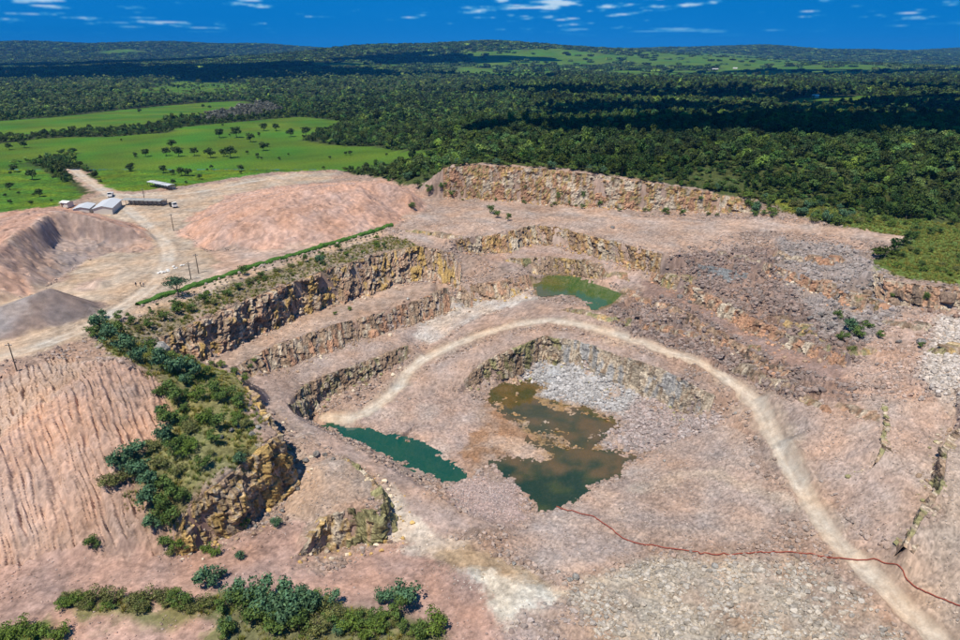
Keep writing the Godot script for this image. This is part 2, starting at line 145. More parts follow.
	[0.461406,0.330321,0.271973,0.2,0,[-4.7,-286.3,29.9,-309.1,56.1,-287.4,76.2,-264.5,67.9,-255.4,54.4,-275.4,32.7,-291.9,9,-275.5]], # midbench
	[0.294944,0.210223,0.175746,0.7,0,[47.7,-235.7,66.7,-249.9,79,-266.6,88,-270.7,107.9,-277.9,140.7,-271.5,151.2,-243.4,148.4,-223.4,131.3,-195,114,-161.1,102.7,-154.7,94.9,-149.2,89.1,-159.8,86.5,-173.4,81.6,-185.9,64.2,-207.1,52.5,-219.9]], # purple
	[0.312915,0.219287,0.186884,0.12,13,[69.1,-261,79,-266.6,86.5,-247.9,94.3,-223.8,101.6,-205.1,108,-189.4,115,-173,107.5,-164.2,98.6,-182.2,92.9,-201.6,86.1,-223.2,78.4,-244.5,66.7,-249.9]], # purpramp
	[0.22,0.165,0.09,0.03,0,[22.3,-270.4,32.2,-284.2,43.5,-281.5,54,-267.5,61.9,-254.7,54.2,-240.9,46.2,-236.2,43.1,-247.4,40.3,-254.4,32.2,-253.7,25.7,-251.9]], # pondbed2
	[0.516818,0.385199,0.311182,0.06,13,[44.8,-355.1,83.2,-327.8,110.8,-316.7,139.9,-314.6,164.1,-293.6,192.8,-276.1,182.1,-265.7,159.9,-284.7,132.3,-295.2,105,-298,78.9,-308.7,43.2,-341.3]], # rimroad
	[0.333029,0.279604,0.256346,0.6,0,[136.8,-283.2,161.7,-270.8,153.3,-233.6,147.7,-208.9,124.3,-185.2,115.8,-199.1,121.6,-227.3,123.3,-260]], # greyr
	[0.49348,0.346801,0.273156,0.45,0,[107.8,-164.7,120.2,-183.1,139.6,-201.1,159.2,-205.4,178.9,-204.1,136.5,-147.9,125.4,-154.1,113.7,-151.4,105.5,-155.3]], # rightpink
	[0.555069,0.478765,0.413569,0.45,12,[155.6,-202.5,182.7,-204.8,130.5,-135.9,122.2,-148.6,122.1,-159.2,135.4,-176.2]], # rightwhite
	[0.440024,0.324429,0.266138,0.26,0,[86.5,-173.4,93.2,-163,105.9,-156.2,114.8,-151.1,123.3,-150.5,121.5,-139.7,111,-129.9,101.3,-117.2,89.3,-106.6,86.8,-112.5,85.4,-132.8,85.1,-155.5]], # rightslope
	[0.483496,0.380585,0.306612,0.22,0,[120.6,-138.2,135.4,-130.1,96.5,-77.8,88.8,-86.4,86.9,-101.4,87.1,-105.8,95.9,-109.8,108.7,-125.4]], # rightlow
	[0.2,0.19,0.09,0.15,13,[-84.5,-97.5,-72.9,-98.1,-56.4,-97.2,-51.4,-100,-30.8,-98.9,-20.1,-96.1,-9.9,-93,-7.5,-86.1,-50.9,-83.5,-49.9,-93.2,-63.9,-92.3,-81.7,-94.5]], # fgveg
	[0.13,0.19,0.05,0.2,13,[-98.2,-88.7,-85.5,-89.7,-79,-88.3,-71.4,-84.8,-92.3,-80.8]], # fgveg2
	[0.15,0.215,0.05,0.35,3,[139.2,-334.9,160.6,-329.3,183.4,-313.4,212.6,-303.5,249.2,-300.7,246.2,-243.7,212.7,-214,170.8,-214.9,155.8,-222.3,154.5,-240.5,190.5,-272.5,166.1,-297.7,153.6,-323.6]], # grassR
]
const QUARRY := [-294.1,-253.8,-289.9,-313.2,-260.9,-343.6,-237.1,-358.2,-242.6,-391.6,-226.8,-394.2,-207.9,-404,-180.6,-431,-154.6,-465,-107,-478,-63.7,-432,-37.7,-404,-23.5,-401,0,-388.7,45.6,-370.1,77,-355.3,107.6,-345.5,139.5,-335.8,153.6,-323.6,166.1,-297.7,192.8,-276.1,156.1,-245.3,155.8,-222.3,170.8,-214.9,211,-212.1,163.3,-136.4,101.3,-59.2,26,-48.3,-44.2,-47.1,-79.4,-42,-162.5,-104.5]
const FIELDS := [[-639,-818,-591,-941,-611,-1140,-562,-1353,-501,-1438,-404,-1247,-396.9,-985,-395,-772,-450,-711,-527,-670],[-352.9,-571,-385.4,-670,-337.8,-711,-342.7,-772,-303.2,-842,-254.3,-945,-177.5,-877,-173.5,-769,-178.2,-653,-130,-611,-91.8,-603,-38.7,-507,-25.6,-441,-57.8,-470,-106,-474,-154.7,-466,-179.4,-427,-206.5,-401,-227.5,-395.3,-272.6,-458,-329.6,-527],[-401,-375.2,-363.7,-492,-355.1,-511,-320.6,-478,-262.7,-411,-237.4,-380.2,-237.8,-359.2,-259.1,-341,-315.4,-288.1],[-461,-559,-455,-624,-441,-662,-414,-676,-373.1,-676,-355.6,-583,-352.9,-536,-363.7,-492,-379.3,-454],[-903,-1753,-1126,-2609,-771,-2235,-615,-1817,-613,-1627,-729,-1494],[-101.3,-4687,567,-4925,1039,-4637,688,-3948,-27.3,-3762],[851,-4527,2251,-7099,2975,-6425,3531,-6087,1489,-3654,907,-3901],[-167.3,-3840,395.8,-3397,220.1,-2506,-100.1,-2741],[587,-3356,1291,-3698,2545,-4383,2086,-3408,1052,-2567,656,-2804],[-1074,-4118,-472,-4065,-311.4,-3569,-868,-3732],[-4149,-7477,-3879,-7702,-3585,-7537,-3862,-7230],[495,-1187,727,-1536,889,-1544,780,-1348,613,-1212]]
const PALMS := [-678,-944,-1513,-2148,-1476,-2884,-778,-2961,0,-2569,0,-1623,-502,-1474,-611,-1140]
const BARE := [-377.7,-885,-421,-1108,-389.2,-1247,-308,-1059,-313.4,-911,-333.4,-839]
const HOSE := [20.3,-138.2,23.7,-136,28,-132.1,31.6,-127,34.5,-122.1,38.9,-118.6,44.3,-117,50.7,-114.7,56.7,-113.3,61.8,-113.1,67.7,-112.8,72.9,-111.8,77.9,-109.6,83.1,-108.2,86.4,-105.1,87.4,-102.3,88,-99.3,89.6,-95.6,92.1,-92.1,95.9,-88.1]
const HEDGE := [-116.7,-203.3,-111.9,-213,-106.3,-221,-94.6,-239.9,-84.9,-254,-74,-268.7,-61.9,-284.8,-48.7,-304.4,-43.7,-311.3]
const BRANCH := [43.1,-141.2,52.3,-145.4,59.5,-146.2,68,-142.4,72.4,-135.1,75.8,-126.4]
const YARD_TRACK := [-344.7,-536,-273.5,-446,-227.9,-391.6,-184.2,-336.8,-149.4,-290.5,-132.9,-262,-122.8,-228.6,-122.1,-201.8,-125.8,-179.4,-133.1,-167.3,-142,-155.4]
const YARD_TRACK2 := [-227.9,-391.6,-199.4,-385.7,-174,-397.6,-153.9,-431,-126.3,-453]
const SAPLINGS := [-110.8,-199.3,-102,-214.8,-92,-232.3,-72,-260.3,-46.5,-295.7]
# rock outcrops: label, height, foot line (x, z ...)
const OUTCROPS := [
	["reddish-brown rock bluff at the head of the dark ramp", 4, [77.6,-261,82.5,-254.3,88.9,-256,92.9,-257.2]],
	["long cracked ledge on the dark slope above the haul road", 1.8, [60.5,-222.2,68.5,-216.9,76.4,-212.1,83.1,-208.2,88.9,-202.4]],
	["short dark ledge near the bend of the haul road", 1.8, [90.1,-199.1,91.6,-196.1,94,-194.1]],
	["ochre ledge at the foot of the dark slope by the haul road bend", 2.2, [83.4,-189.3,87.1,-183.4,90.4,-177.4,93.6,-169]],
	["dark broken step high on the right slope below the rim", 2.4, [127.4,-268.7,131.5,-264.7,135.5,-257.6]],
	["grey cliff band below the rim road at right", 3.4, [137.1,-263.2,139,-254.3,143.8,-250,150.1,-251.5]],
	["rough ledge across the middle of the dark slope", 1.6, [84.2,-239.5,88.8,-235.2,93.1,-229.5,100,-230.9]],
	["weathered ledge below the grey rubble on the right slope", 1.8, [107.5,-217.6,110.5,-209.7,112.1,-201,113.3,-193.5]],
	["low pinkish ledge under the shrubs on the right slope", 1.6, [110.3,-184.3,114.5,-182.2,118.5,-179.8,123.4,-179.2]],
	["jagged pink step below the tan blocks at the right edge", 2.2, [135.9,-200.4,138.4,-194.5,143,-191.5,149.5,-192.7]],
	["pink broken ledge farthest right below the tan blocks", 2.4, [134.6,-174.9,136,-170.4,141,-170.3,147.3,-172.2]],
	["rock shelf right of the upper green pond", 2, [61.2,-259.5,63.6,-250.9,65.5,-244.3,68.6,-240.1]],
	["pale ledge left of the upper green pond", 1.8, [11.5,-282.2,18.5,-282.9,24.3,-286.7]],
	["small ledge in the rubble between the upper ponds and the rim", 1.6, [44.3,-285,50.3,-279.1,59.2,-272.3,64.6,-264]],
	["brown ledge in the rubble behind the left rock wall", 1.8, [-36.1,-300.4,-26.3,-298.3,-16.5,-294,-8.5,-293]],
	["thin rock rib on the outer side of the road curve", 1.4, [32.2,-239.2,41.5,-233.9,50,-227,56.7,-222.2]],
	["ochre rib in the pink slope right of the haul road", 1.4, [99.4,-156.1,101.3,-151.9,103.3,-147.1,105,-144.9]],
	["thin rib low on the pink slope right of the haul road", 1.2, [93.2,-163,94.8,-157.5,96.4,-153.3]],
	["broken shelf at the foot of the green shelf at right", 2.2, [134.9,-218,136.2,-212.6,140.9,-211.7,143.6,-207.8]],
	["dark ledge in the grey rubble below the rim at right", 2, [129.3,-235.1,131.7,-227.9,134.1,-220.3,135.4,-215.4]],
	["thin ledge at the top of the dark slope", 1.5, [102.2,-271.2,108.2,-268,113.3,-262.1,118.3,-258.8]],
]
# shrubs: x, z, height, kind
const SHRUBS := [-117.9,-177.2,3,0,-118.8,-183.3,3.5,1,-109.5,-172.8,4,1,-109.9,-179.1,3.5,0,-102.7,-168.7,3.5,1,-92,-155.4,3,1,-96.9,-169.8,3,0,-85.9,-154.2,3.5,1,-81.9,-154.3,3.5,1,-78,-155.3,3.5,1,-87.6,-163.3,2.5,0,-82.5,-162.9,2.5,0,-76.3,-157.6,3,0,-80.5,-144.9,3,0,-76.1,-141.5,3.5,0,-72.3,-144.4,3,3,-70.4,-149.1,3,0,-66.6,-147.9,3,0,-62.4,-144.5,2.8,0,-76.3,-135.4,3.5,0,-71,-133.2,3,2,-67.5,-135.1,3,3,-63.7,-134.3,2.8,0,-75.2,-129.4,3,1,-78,-127.6,3,2,-71.5,-126.2,3,0,-68.2,-127,2.5,3,-63.4,-129.8,2.5,0,-63.4,-122.8,2.5,0,-80.4,-125,3.2,1,-83,-122.8,3,1,-84,-120.1,3.2,2,-80.5,-120.6,3.2,2,-78,-121.4,3,1,-74.6,-119.4,3,1,-71.3,-118.6,3,0,-68.4,-116.9,3,0,-73.8,-115.9,3.2,1,-70.8,-114.5,3.2,0,-68.1,-113.2,3,0,-66,-116.1,2.5,0,-74,-123.1,2.5,2,-68.8,-121.7,2.5,2,-84,-108.9,2.2,0,-72.1,-112.7,2.6,1,-55.5,-120.5,2.2,3,-57,-119.7,1.8,0,-48,-120.6,1.6,1,-52.7,-109.8,1.4,1,-58.8,-110.8,2,3,-61.3,-112.1,1.8,3,-56.3,-100.9,3.2,1,-54.5,-103.7,1.5,1,-48.6,-96.8,3,1,-46.1,-95.4,3.2,0,-43.7,-96.6,3.6,1,-41.2,-93.5,3.6,1,-38.6,-94.8,3.8,1,-36,-96,3,1,-43.7,-92.1,3.2,0,-36.9,-92,3.6,1,-33.2,-94.2,3,1,-31,-95.9,2.8,2,-28.4,-92.7,3.2,2,-25.2,-91.2,3,3,-31.2,-90.5,3.2,2,-39.2,-89.7,3.2,0,-34.4,-89.6,3,0,-22.8,-94.2,2.6,2,-19.5,-98.6,2.4,1,-15.4,-98.8,3.6,1,-16.3,-94.8,2.8,0,-8.5,-92.5,3.8,3,-11.7,-91.1,2.6,0,-20.3,-90.9,2.6,3,-50,-93.8,2.6,0,-54.3,-94.7,2.4,2,-79.8,-96.2,2.6,2,-75.9,-95.7,2.8,2,-72.3,-95.3,2.8,2,-68.5,-94.5,2.6,2,-65.6,-95.7,2.8,2,-61.6,-94.8,2.6,2,-58.3,-94.8,2.4,0,-61.2,-96.9,2.2,3,-65.9,-93.2,2.2,2,-86.3,-87.8,3,3,-82.2,-87.5,2.8,3,-78.2,-87,2.6,3,-88.5,-87,2.8,3,-106.3,-188.9,2.2,0,-103.5,-193.7,2.4,0,-101.2,-198.5,2.6,0,-97.7,-201.3,2.4,0,-95.5,-207.1,2.4,0,-92.4,-208,2,2,-90.2,-214.5,2.2,0,-88.2,-221.2,2.2,0,-86.2,-226.4,2.2,2,-91.9,-235.5,2.6,0,-83.4,-231.7,2.2,0,-80.7,-240.9,2.2,2,-76.5,-245.9,2,2,-72.5,-253.8,2,0,-66.8,-259.6,2,0,-61.8,-268.5,2.2,0,-55.5,-274.6,1.8,2,-65.6,-250.8,2.4,1,-108.8,-187.7,2.2,2,-111.8,-189.1,2.2,0,-116.2,-190.3,2.4,0,-122.8,-193.1,1.8,1,5.4,-338.4,3,0,9.4,-329.5,3,0,14.4,-323.7,2.4,0,-36.6,-340.6,2.4,0,-86.5,-200.7,1.6,0,-51.7,-236.4,1.4,3,-56.8,-232,1.2,3,124.2,-196.7,3,1,124.2,-191.7,3,0,119.4,-192.2,2.6,0,130,-197.2,2.4,0,124.2,-205.7,2.4,0,129.8,-189.4,2,0,118.6,-184.5,2.4,2,149.3,-216.7,1.6,0,157.4,-212,2,0,135.3,-178.2,1.4,0,25.4,-369,2.6,0,45.3,-360.2,2.8,0,57,-355.5,2.4,0,66.3,-350.4,2.2,0,97.6,-333,2.8,0,105.6,-328,2.4,0,88.4,-338.8,2,2,117.2,-338,2,0,-22,-380.2,3.4,0,-16.6,-378.6,3,0,-29.8,-380.3,3.4,0,-38.4,-396.9,4,0,-46.7,-418,4,1,-34.7,-407,4,0,-48.9,-392.7,3.4,0,-27.5,-395.2,4,0,159,-317.5,2.26592,3,176.9,-303.6,2.69008,2,164.5,-325,3.39216,2,184.2,-304.1,2.31484,0,162.5,-327.4,3.2665,2,202.2,-298.7,1.71526,3,140.6,-323.7,3.08243,1,174.7,-299.4,3.18186,2,167.4,-300.6,2.40032,0,225.1,-313.1,1.84474,0,158.9,-312.5,3.00215,1,169,-298.5,2.63324,3,188,-302.6,3.22756,0,202.3,-280.8,2.80829,0,204.2,-310.1,2.57518,3,184.2,-298.5,1.98002,3,166.4,-327.4,2.4676,2,143.9,-319.6,2.33883,0,140.4,-330.2,2.34736,0,142.2,-327.5,1.68089,3,161.7,-302.3,3.36514,3,163.2,-328.5,1.61302,0,198.9,-319.8,1.95529,2,166.4,-321.6,2.84152,1,159.3,-300.8,3.21399,2,165.2,-299.8,2.29515,3,206,-316.7,3.35119,3,160.3,-312.6,2.88812,1,178.4,-314.2,2.14539,1,139.4,-330.3,2.64394,0,168.5,-306.9,1.83988,1,174.7,-300.8,2.23464,1,212.6,-317.5,1.70904,0,230.4,-307.2,2.42136,3,197.1,-316,1.93344,1,219.1,-309.3,3.01714,0,215.8,-316.8,2.62466,0,168.4,-321.7,3.04685,0,164,-307.9,2.76917,0,147.7,-326.4,2.20076,0,170.1,-297.2,1.90471,1,210.1,-312.3,2.62312,1,161.7,-327.5,2.55333,0,161.1,-304.3,2.6347,1,163,-303,1.75396,3,172.3,-322,2.1255,1,175.2,-302.2,2.12272,3,167.2,-297.1,1.8808,0,173.4,-296,2.72079,3,168.7,-295.1,3.26928,0,141.5,-329.4,2.95608,3,224.5,-298,3.20147,0,203.3,-282,1.81599,0,139.2,-319.4,2.84867,0,208.7,-284.5,2.63852,0,185.2,-318.4,2.50574,0,196.9,-303.8,2.34475,3,149.9,-329.1,3.34958,3,174.1,-297.4,2.23331,0,145.3,-314.1,1.81458,0,198.8,-285.3,3.05089,0,178.3,-303.6,2.3205,1,158.8,-314.6,2.53541,0,173.6,-297.4,1.60326,0,216.2,-316.7,1.6897,2,216.3,-284.4,1.75503,3,185.5,-317,1.7292,2,194,-301.8,2.2495,0,229.7,-302.1,1.8297,0,204.8,-307.9,1.74382,0,142.4,-328.7,2.77049,3,166.2,-301.2,2.72127,2,143.2,-327.4,2.96808,1,170.7,-302.1,2.42951,0,160.7,-326.3,2.66182,2,161.6,-327.5,1.65057,1,164.6,-299.1,3.02365,1,148.1,-321.1,3.29031,3,207,-298,2.92072,3,178.9,-295.9,2.88985,2,148.7,-316.9,1.67976,0,184.8,-300.6,2.27637,0,162.8,-302.3,1.64584,0,192.5,-294.1,3.31434,3,169.3,-326.1,3.39324,3,178.2,-298.7,1.79214,0,231,-313.1,2.18364,3,157.1,-328.5,3.39703,0,173.4,-300.7,3.29672,1,170.2,-312.6,2.23051,2,193.1,-248.6,1.48232,2,174.1,-225.5,1.69833,3,179.1,-236.6,1.82051,2,170.2,-248.5,2.26507,0,160.9,-235.8,2.29994,3,186.6,-239.8,2.22973,0,178.3,-256.6,1.90274,2,179.3,-229.7,1.84564,2,172.7,-230.1,1.91427,3,185.3,-253.2,1.46113,0,163.9,-233.2,1.44075,3,177.8,-251.4,2.12905,0,170,-236.5,2.04179,0,168.3,-231.6,2.18594,3,153.8,-226.8,1.28685,2,174.6,-228.6,1.25502,0,-29.1,-92.3,2.35507,0,-27,-90.4,1.7663,1,-33.4,-98.3,2.1841,0,-29.9,-96.9,2.45161,1,-48.7,-97.5,2.37879,0,-48.2,-89.6,1.82094,1,-39.7,-90.8,1.87031,0,-43.5,-93.6,2.03449,1,-35,-91.1,2.03898,1,-39.3,-97.7,1.80224,2,-47.6,-89.1,2.49964,0,-37.9,-91.2,2.24627,1,-33.3,-95.9,2.24348,1,-47.5,-88.6,1.87238,0,-35,-93.3,1.56548,1,-34.6,-92.8,1.70018,1,-76.9,-93.6,1.7243,2,-79.7,-94.9,1.93665,3,-66.3,-94.5,1.56616,0,-59.6,-94.4,1.28594,2,-60.6,-94.9,1.79171,0,-80.5,-95.8,1.24278,2,-81.7,-94.9,1.39776,0,-56.7,-93.8,1.55859,2,-71.8,-93.6,1.2897,0,-65.3,-94.4,1.65149,2,-78.2,-96.2,1.53332,3,-58.6,-94.3,1.67353,2,-57.3,-94.3,1.63578,2,-66.7,-96.2,1.40012,0,-81.3,-93.7,1.91296,3,-72.9,-93.6,1.44768,3,-54,-94.7,1.43952,3,-82.8,-96.2,1.70723,2,-60.1,-94.7,1.5935,3,-76.3,-93.7,1.36951,3,-80.1,-95.8,1.72601,2,-78.2,-93.7,1.69862,2,-81.9,-94.5,1.60476,3,-66.3,-93.5,1.45849,0,-63.2,-96.6,1.88663,2,-61.5,-94.4,1.47487,2,-55.2,-94.2,1.54962,2,-69.4,-96.6,1.23416,2,-12.4,-91.1,1.79149,3,-15.1,-92,1.82211,0,-19.1,-94.4,1.85758,0,-20.4,-93.3,2.29941,0,-22.4,-89.7,1.84775,3,-17,-93.5,1.4027,2,-22.8,-92,2.2554,0,-24,-92.9,1.57076,3,-18.4,-91.3,1.53926,0,-24.3,-91.5,1.45972,2,-20.4,-92.7,1.43284,0,-26.3,-91.7,1.79661,2,-11.3,-90.5,1.64156,3,-19.2,-93.6,2.02245,3,-58.5,-137.2,2.18821,2,-71.1,-127.8,1.81194,2,-68.5,-135.2,1.33312,2,-69,-146.1,1.40309,3,-57.3,-138,1.30402,0,-84.1,-186.1,1.85334,3,-69.2,-165.9,2.37123,3,-73.6,-138.4,1.6867,0,-68.8,-128.9,1.99465,3,-82.2,-143.8,2.2349,0,-68.1,-135.7,1.89017,3,-74.8,-130.3,2.10735,1,-78.6,-152,2.18186,3,-72.7,-128.6,1.82868,2,-61.9,-140.2,2.12802,3,-76.7,-190.3,1.48884,0,-78.3,-183,2.06105,0,-72.4,-134.1,2.18148,0,-56.6,-128,1.79489,2,-76.1,-193.6,1.51433,0,-75.6,-144,1.79536,0,-83.8,-157,1.46794,0,-86.5,-184.4,1.55292,0,-75.6,-135.5,1.76158,1,-69.1,-125.3,2.16039,3,-84.3,-154.2,2.20806,0,-63,-126.8,1.41154,2,-79.8,-137.9,1.54503,1,-79,-137.3,2.03536,2,-69.4,-131.8,2.15559,2,-60.3,-136.6,2.19628,0,-87.6,-157.9,1.62921,0,-78.7,-151.2,2.12896,1,-67.2,-145.5,2.16252,0,-72.1,-152.7,1.6856,0,-74.3,-139.9,1.39261,0,-70.3,-128.9,1.52763,0,-56.3,-125.9,1.97336,1,-63.6,-147.6,1.51026,1,-46.7,-280.1,1.61877,3,-85.9,-224.8,1.02797,0,-105.5,-205.4,1.57789,0,-85.2,-233.3,1.37768,2,-65.9,-256.7,1.34592,0,-87.2,-228.5,1.6256,2,-109.4,-197.8,1.32886,0,-103,-203.9,1.64799,0,-43.1,-276.8,1.70092,0,-47.5,-279.5,1.75201,3,-82.1,-230.6,1.28777,0,-98.2,-210.2,1.70945,0,-64.1,-249.6,1.41565,0,-106.9,-197.8,1.42867,2,-47.7,-287.2,1.78694,3,-92.5,-212,1.29026,0,-85.7,-230.6,1.22145,0,-57.2,-263.6,1.64898,3,-97.3,-214.2,1.6417,3,-67.7,-253.7,1.02348,0,-74.2,-239.1,1.73004,2,-45.8,-276.9,1.6731,3,-82.5,-226.3,1.44149,0,-114.5,-192.9,1.38866,0,-51,-267.7,1.37399,3,-92.4,-216.1,1.235,0,89.5,-337.3,1.62605,2,56.7,-349.8,1.87258,0,90.6,-330.7,0.957083,2,-9.9,-371.7,1.4761,2,117.8,-326,1.80294,2,53.4,-353.6,1.40157,2,25.3,-363.6,1.27701,2,9,-369.3,1.58196,0,39.9,-355.8,1.54317,2,104.5,-329.4,0.965864,0,121.1,-322.5,1.44288,0,18.1,-370,1.40248,2,53.7,-354.4,1.10512,0,42.4,-359.7,1.86807,2,118.7,-326.7,1.34145,0,24.9,-366,1.28019,0,98.1,-331.5,1.02227,0,38.6,-362.1,1.08513,0,99,-331.5,1.63789,2,26.1,-362.1,1.48375,2,75.1,-340.2,1.59095,0,50.3,-357.4,1.48996,0,-68.8,-111,2.2,0,-66.8,-110.7,2,3,-67.8,-110.1,1.8,2,-65.4,-111.4,1.5,0,110,-347,2.58472,2,126,-340,2.10119,1,67.1,-358.7,1.87955,1,-3.5,-382.5,2.47403,0,135.5,-339,2.70243,0,40.4,-368.7,1.8089,0,30.5,-373,3.24092,0,63.9,-356.6,1.66057,2,141,-335.9,2.7584,0,39,-368.3,2.77697,2,40.3,-367.5,3.30984,1,40.6,-367.8,2.10751,0,60.6,-359.4,3.21886,2,17,-376.3,1.74316,3,-6.7,-385,1.82251,0,144.3,-333.7,2.8457,2,27.2,-373.4,2.08215,3,87.1,-349.3,2.47585,0,-2.9,-385.8,1.92024,2,108.4,-346.2,1.85598,0,3.7,-383.1,2.15978,0,139.5,-333.3,3.32938,3,12.8,-380.1,2.3799,0,147.6,-328.8,1.83636,0,34.6,-370.1,3.2882,3,-11.7,-383.7,3.29075,0,147.1,-329,2.23787,2,-8.2,-386,2.4509,1,81.7,-353.1,2.39639,2,69.3,-356.1,2.39612,3,67.8,-356.1,2.96188,1,143.7,-333.6,1.92302,0,40.5,-369.6,1.8347,3,146.9,-329.7,3.17083,0,89.7,-348.6,1.82052,2,147.9,-330.2,2.54542,1,-9.7,-384.9,2.39414,0,92.8,-348.2,2.42122,3,52.4,-362.6,2.24519,3,125.5,-341.3,2.21923,1,32.4,-373.3,2.08556,0,95,-347.7,3.39179,0,31.2,-373.7,2.41523,2,45.1,-367.6,1.91659,3,81.3,-351.6,2.71204,0,60.6,-359.9,2.69898,1,-14,-386.4,2.29124,0,51.1,-362.7,2.58767,0,63.1,-360.1,2.88046,1,-20.2,-384.9,2.26792,2,52.2,-364,3.17523,3,75.1,-352.8,1.60006,0,97.3,-346.8,1.74679,1,63.9,-357.1,1.65112,1,82.4,-352.5,3.09114,0,65.1,-358.5,1.81731,2,15.7,-376.5,2.152,3,6.3,-382.9,2.67793,0,63.1,-359.8,2.28906,2,136.3,-335.9,2.09351,2,10,-380.7,2.65492,1,64.1,-356.6,3.3624,0,-13.4,-386.4,2.94288,1,-13.2,-383,2.46389,2]
const FIELD_TREES := [-277.4,-543,7,-262.1,-547,7,-279.3,-596,8,-250,-543,9,-238.6,-547,7,-220.8,-536,8.5,-212.7,-543,7,-204.4,-536,9.5,-190.5,-578,8,-263.7,-670,10,-246.4,-670,11,-221.4,-637,9,-238.2,-732,9,-225,-732,8,-194,-678,9,-180.7,-687,10,-166.2,-687,9,-255,-473,6,-227.2,-465,6,-209.2,-453,6,-204.3,-453,6,-173.9,-473,5,-303.9,-438,7,-337,-469,6,-413,-596,7,-418,-583,6,-315.7,-488,5,-376.2,-702,8,-428,-729,7,-518,-1021,7,-487,-1183,7,-460,-1145,6,-263.7,-382.4,5,-296.2,-404,5,-176.3,-527,2.29803,-217.5,-458,4.16391,-231,-693,3.46389,-199.2,-482,3.11696,-286.1,-543,3.81218,-183.9,-540,3.84416,-197.9,-557,3.11531,-255,-473,3.03672,-191.6,-441,3.89997,-115.4,-479,2.51173,-180.8,-531,2.24957,-122,-531,2.60237,-282.2,-536,2.43116,-258.5,-684,2.66151,-211,-738,1.74249,-227.6,-681,2.91325,-77.3,-541,2.633,-350.5,-645,2.41703,-53.2,-518,2.72852,-194,-425,2.08382,-161,-550,2.11873,-200.2,-420,3.65607,-262.3,-490,3.55135,-265.3,-569,4.13349,-198.4,-472,2.02973,-194.7,-603,3.86284,-113.3,-552,3.38682,-170.7,-462,2.26939,-161.3,-525,2.609,-109.6,-552,4.07815,-301,-779,3.04727,-247.9,-368.4,1.90535,-267.9,-362.8,2.97891,-269.5,-385.7,1.79886,-271.9,-393.3,2.70757,-332.3,-458,2.74966,-296.4,-458,1.5142,-283.7,-381.5,2.28156,-255,-361.3,2.72229,-281.7,-389.9,1.50396,-280.9,-389.9,1.84166]
# boulders: x, z, size, shape, colour
const BOULDERS := [-99.7,-181.7,5.5,3,0,148.7,-214.6,5,0,1,163.8,-210.2,6,0,1,152.8,-214.5,3,0,1,137,-180.9,3.2,1,2,133,-184.8,2.2,1,2,144.1,-223.9,4,0,1,20.8,-107.5,2,0,0,19.6,-106.6,1.6,0,0,17.4,-110,1.3,0,0,7.7,-112.6,1.2,0,0,52.1,-110.2,2,0,0,-47.8,-141.5,2.4,1,2,-47,-144.6,2,1,2,-44.8,-146.9,2.2,1,2,-46.5,-134.2,1.6,0,2,-48.7,-135.5,1.8,1,2,-48.4,-126.2,1.4,0,2,-51.4,-124.8,1.3,0,2,-53.1,-120.9,1.3,0,2,-49.3,-113.7,0.9,0,3,-49.5,-124,1.2,0,2,-42.4,-147.4,1.8,0,2,-39.2,-143.2,1.6,0,2,117.4,-210.1,2.4,1,2,121.7,-211.9,2.2,1,2,120.7,-203.9,2.4,1,2,114.7,-202.3,2.2,1,2,81.9,-245.1,2.8,1,2,90.9,-234,2.6,1,2,84.2,-239.5,2.2,1,2,147.1,-228,2.4,1,2,143.8,-226.5,2.2,1,2,147.8,-224.4,2.4,1,2,142.9,-210.2,2.2,0,3,155.7,-205.4,2.2,0,3,160.1,-199.3,2.4,0,3,52.4,-180.6,1.1,0,0,78.3,-169.9,1.2,0,0,41.1,-191.2,1.6,0,2,53.5,-155.7,1.1,0,0,69.3,-174.1,1.3,0,0,-29.9,-248.7,1.8,0,0,-27.7,-246.8,1.5,0,0,-31.2,-245.3,1.3,0,3,65.5,-308.5,2.6,0,2,-59.7,-136.5,2,1,2,-58.6,-138.9,1.6,1,2,-60.9,-134.4,1.5,0,2,-56.1,-134.4,1.8,1,2,-62.4,-131.6,1.4,0,2,-55.6,-137.3,1.5,0,0]

const X0 := -420.0
const X1 := 330.0
const Z0 := -480.0
const Z1 := -50.0
const FX0 := -130.0   # the finer middle of the survey
const FX1 := 130.0
const FZ0 := -230.0
const FZ1 := -66.0
const FS := 3   # cells to the metre there
const SUN := Vector3(-0.26, 1.0, 0.4)

var M := {}
var taken := {}
var n_warp: FastNoiseLite
var n_big: FastNoiseLite
var n_mid: FastNoiseLite
var n_fine: FastNoiseLite
var n_cell: FastNoiseLite
var n_cell2: FastNoiseLite
var n_streak: FastNoiseLite
var n_rill: FastNoiseLite
var pw := 0
var ph := 0
var paint := PackedFloat32Array()
var kind_map := PackedByteArray()
var coarse := PackedFloat32Array()
var fine := PackedFloat32Array()
var kinds := {}
var road_d := PackedFloat32Array()
var field_polys := []
var quarry_poly := PackedVector2Array()
var palm_poly := PackedVector2Array()
var bare_poly := PackedVector2Array()


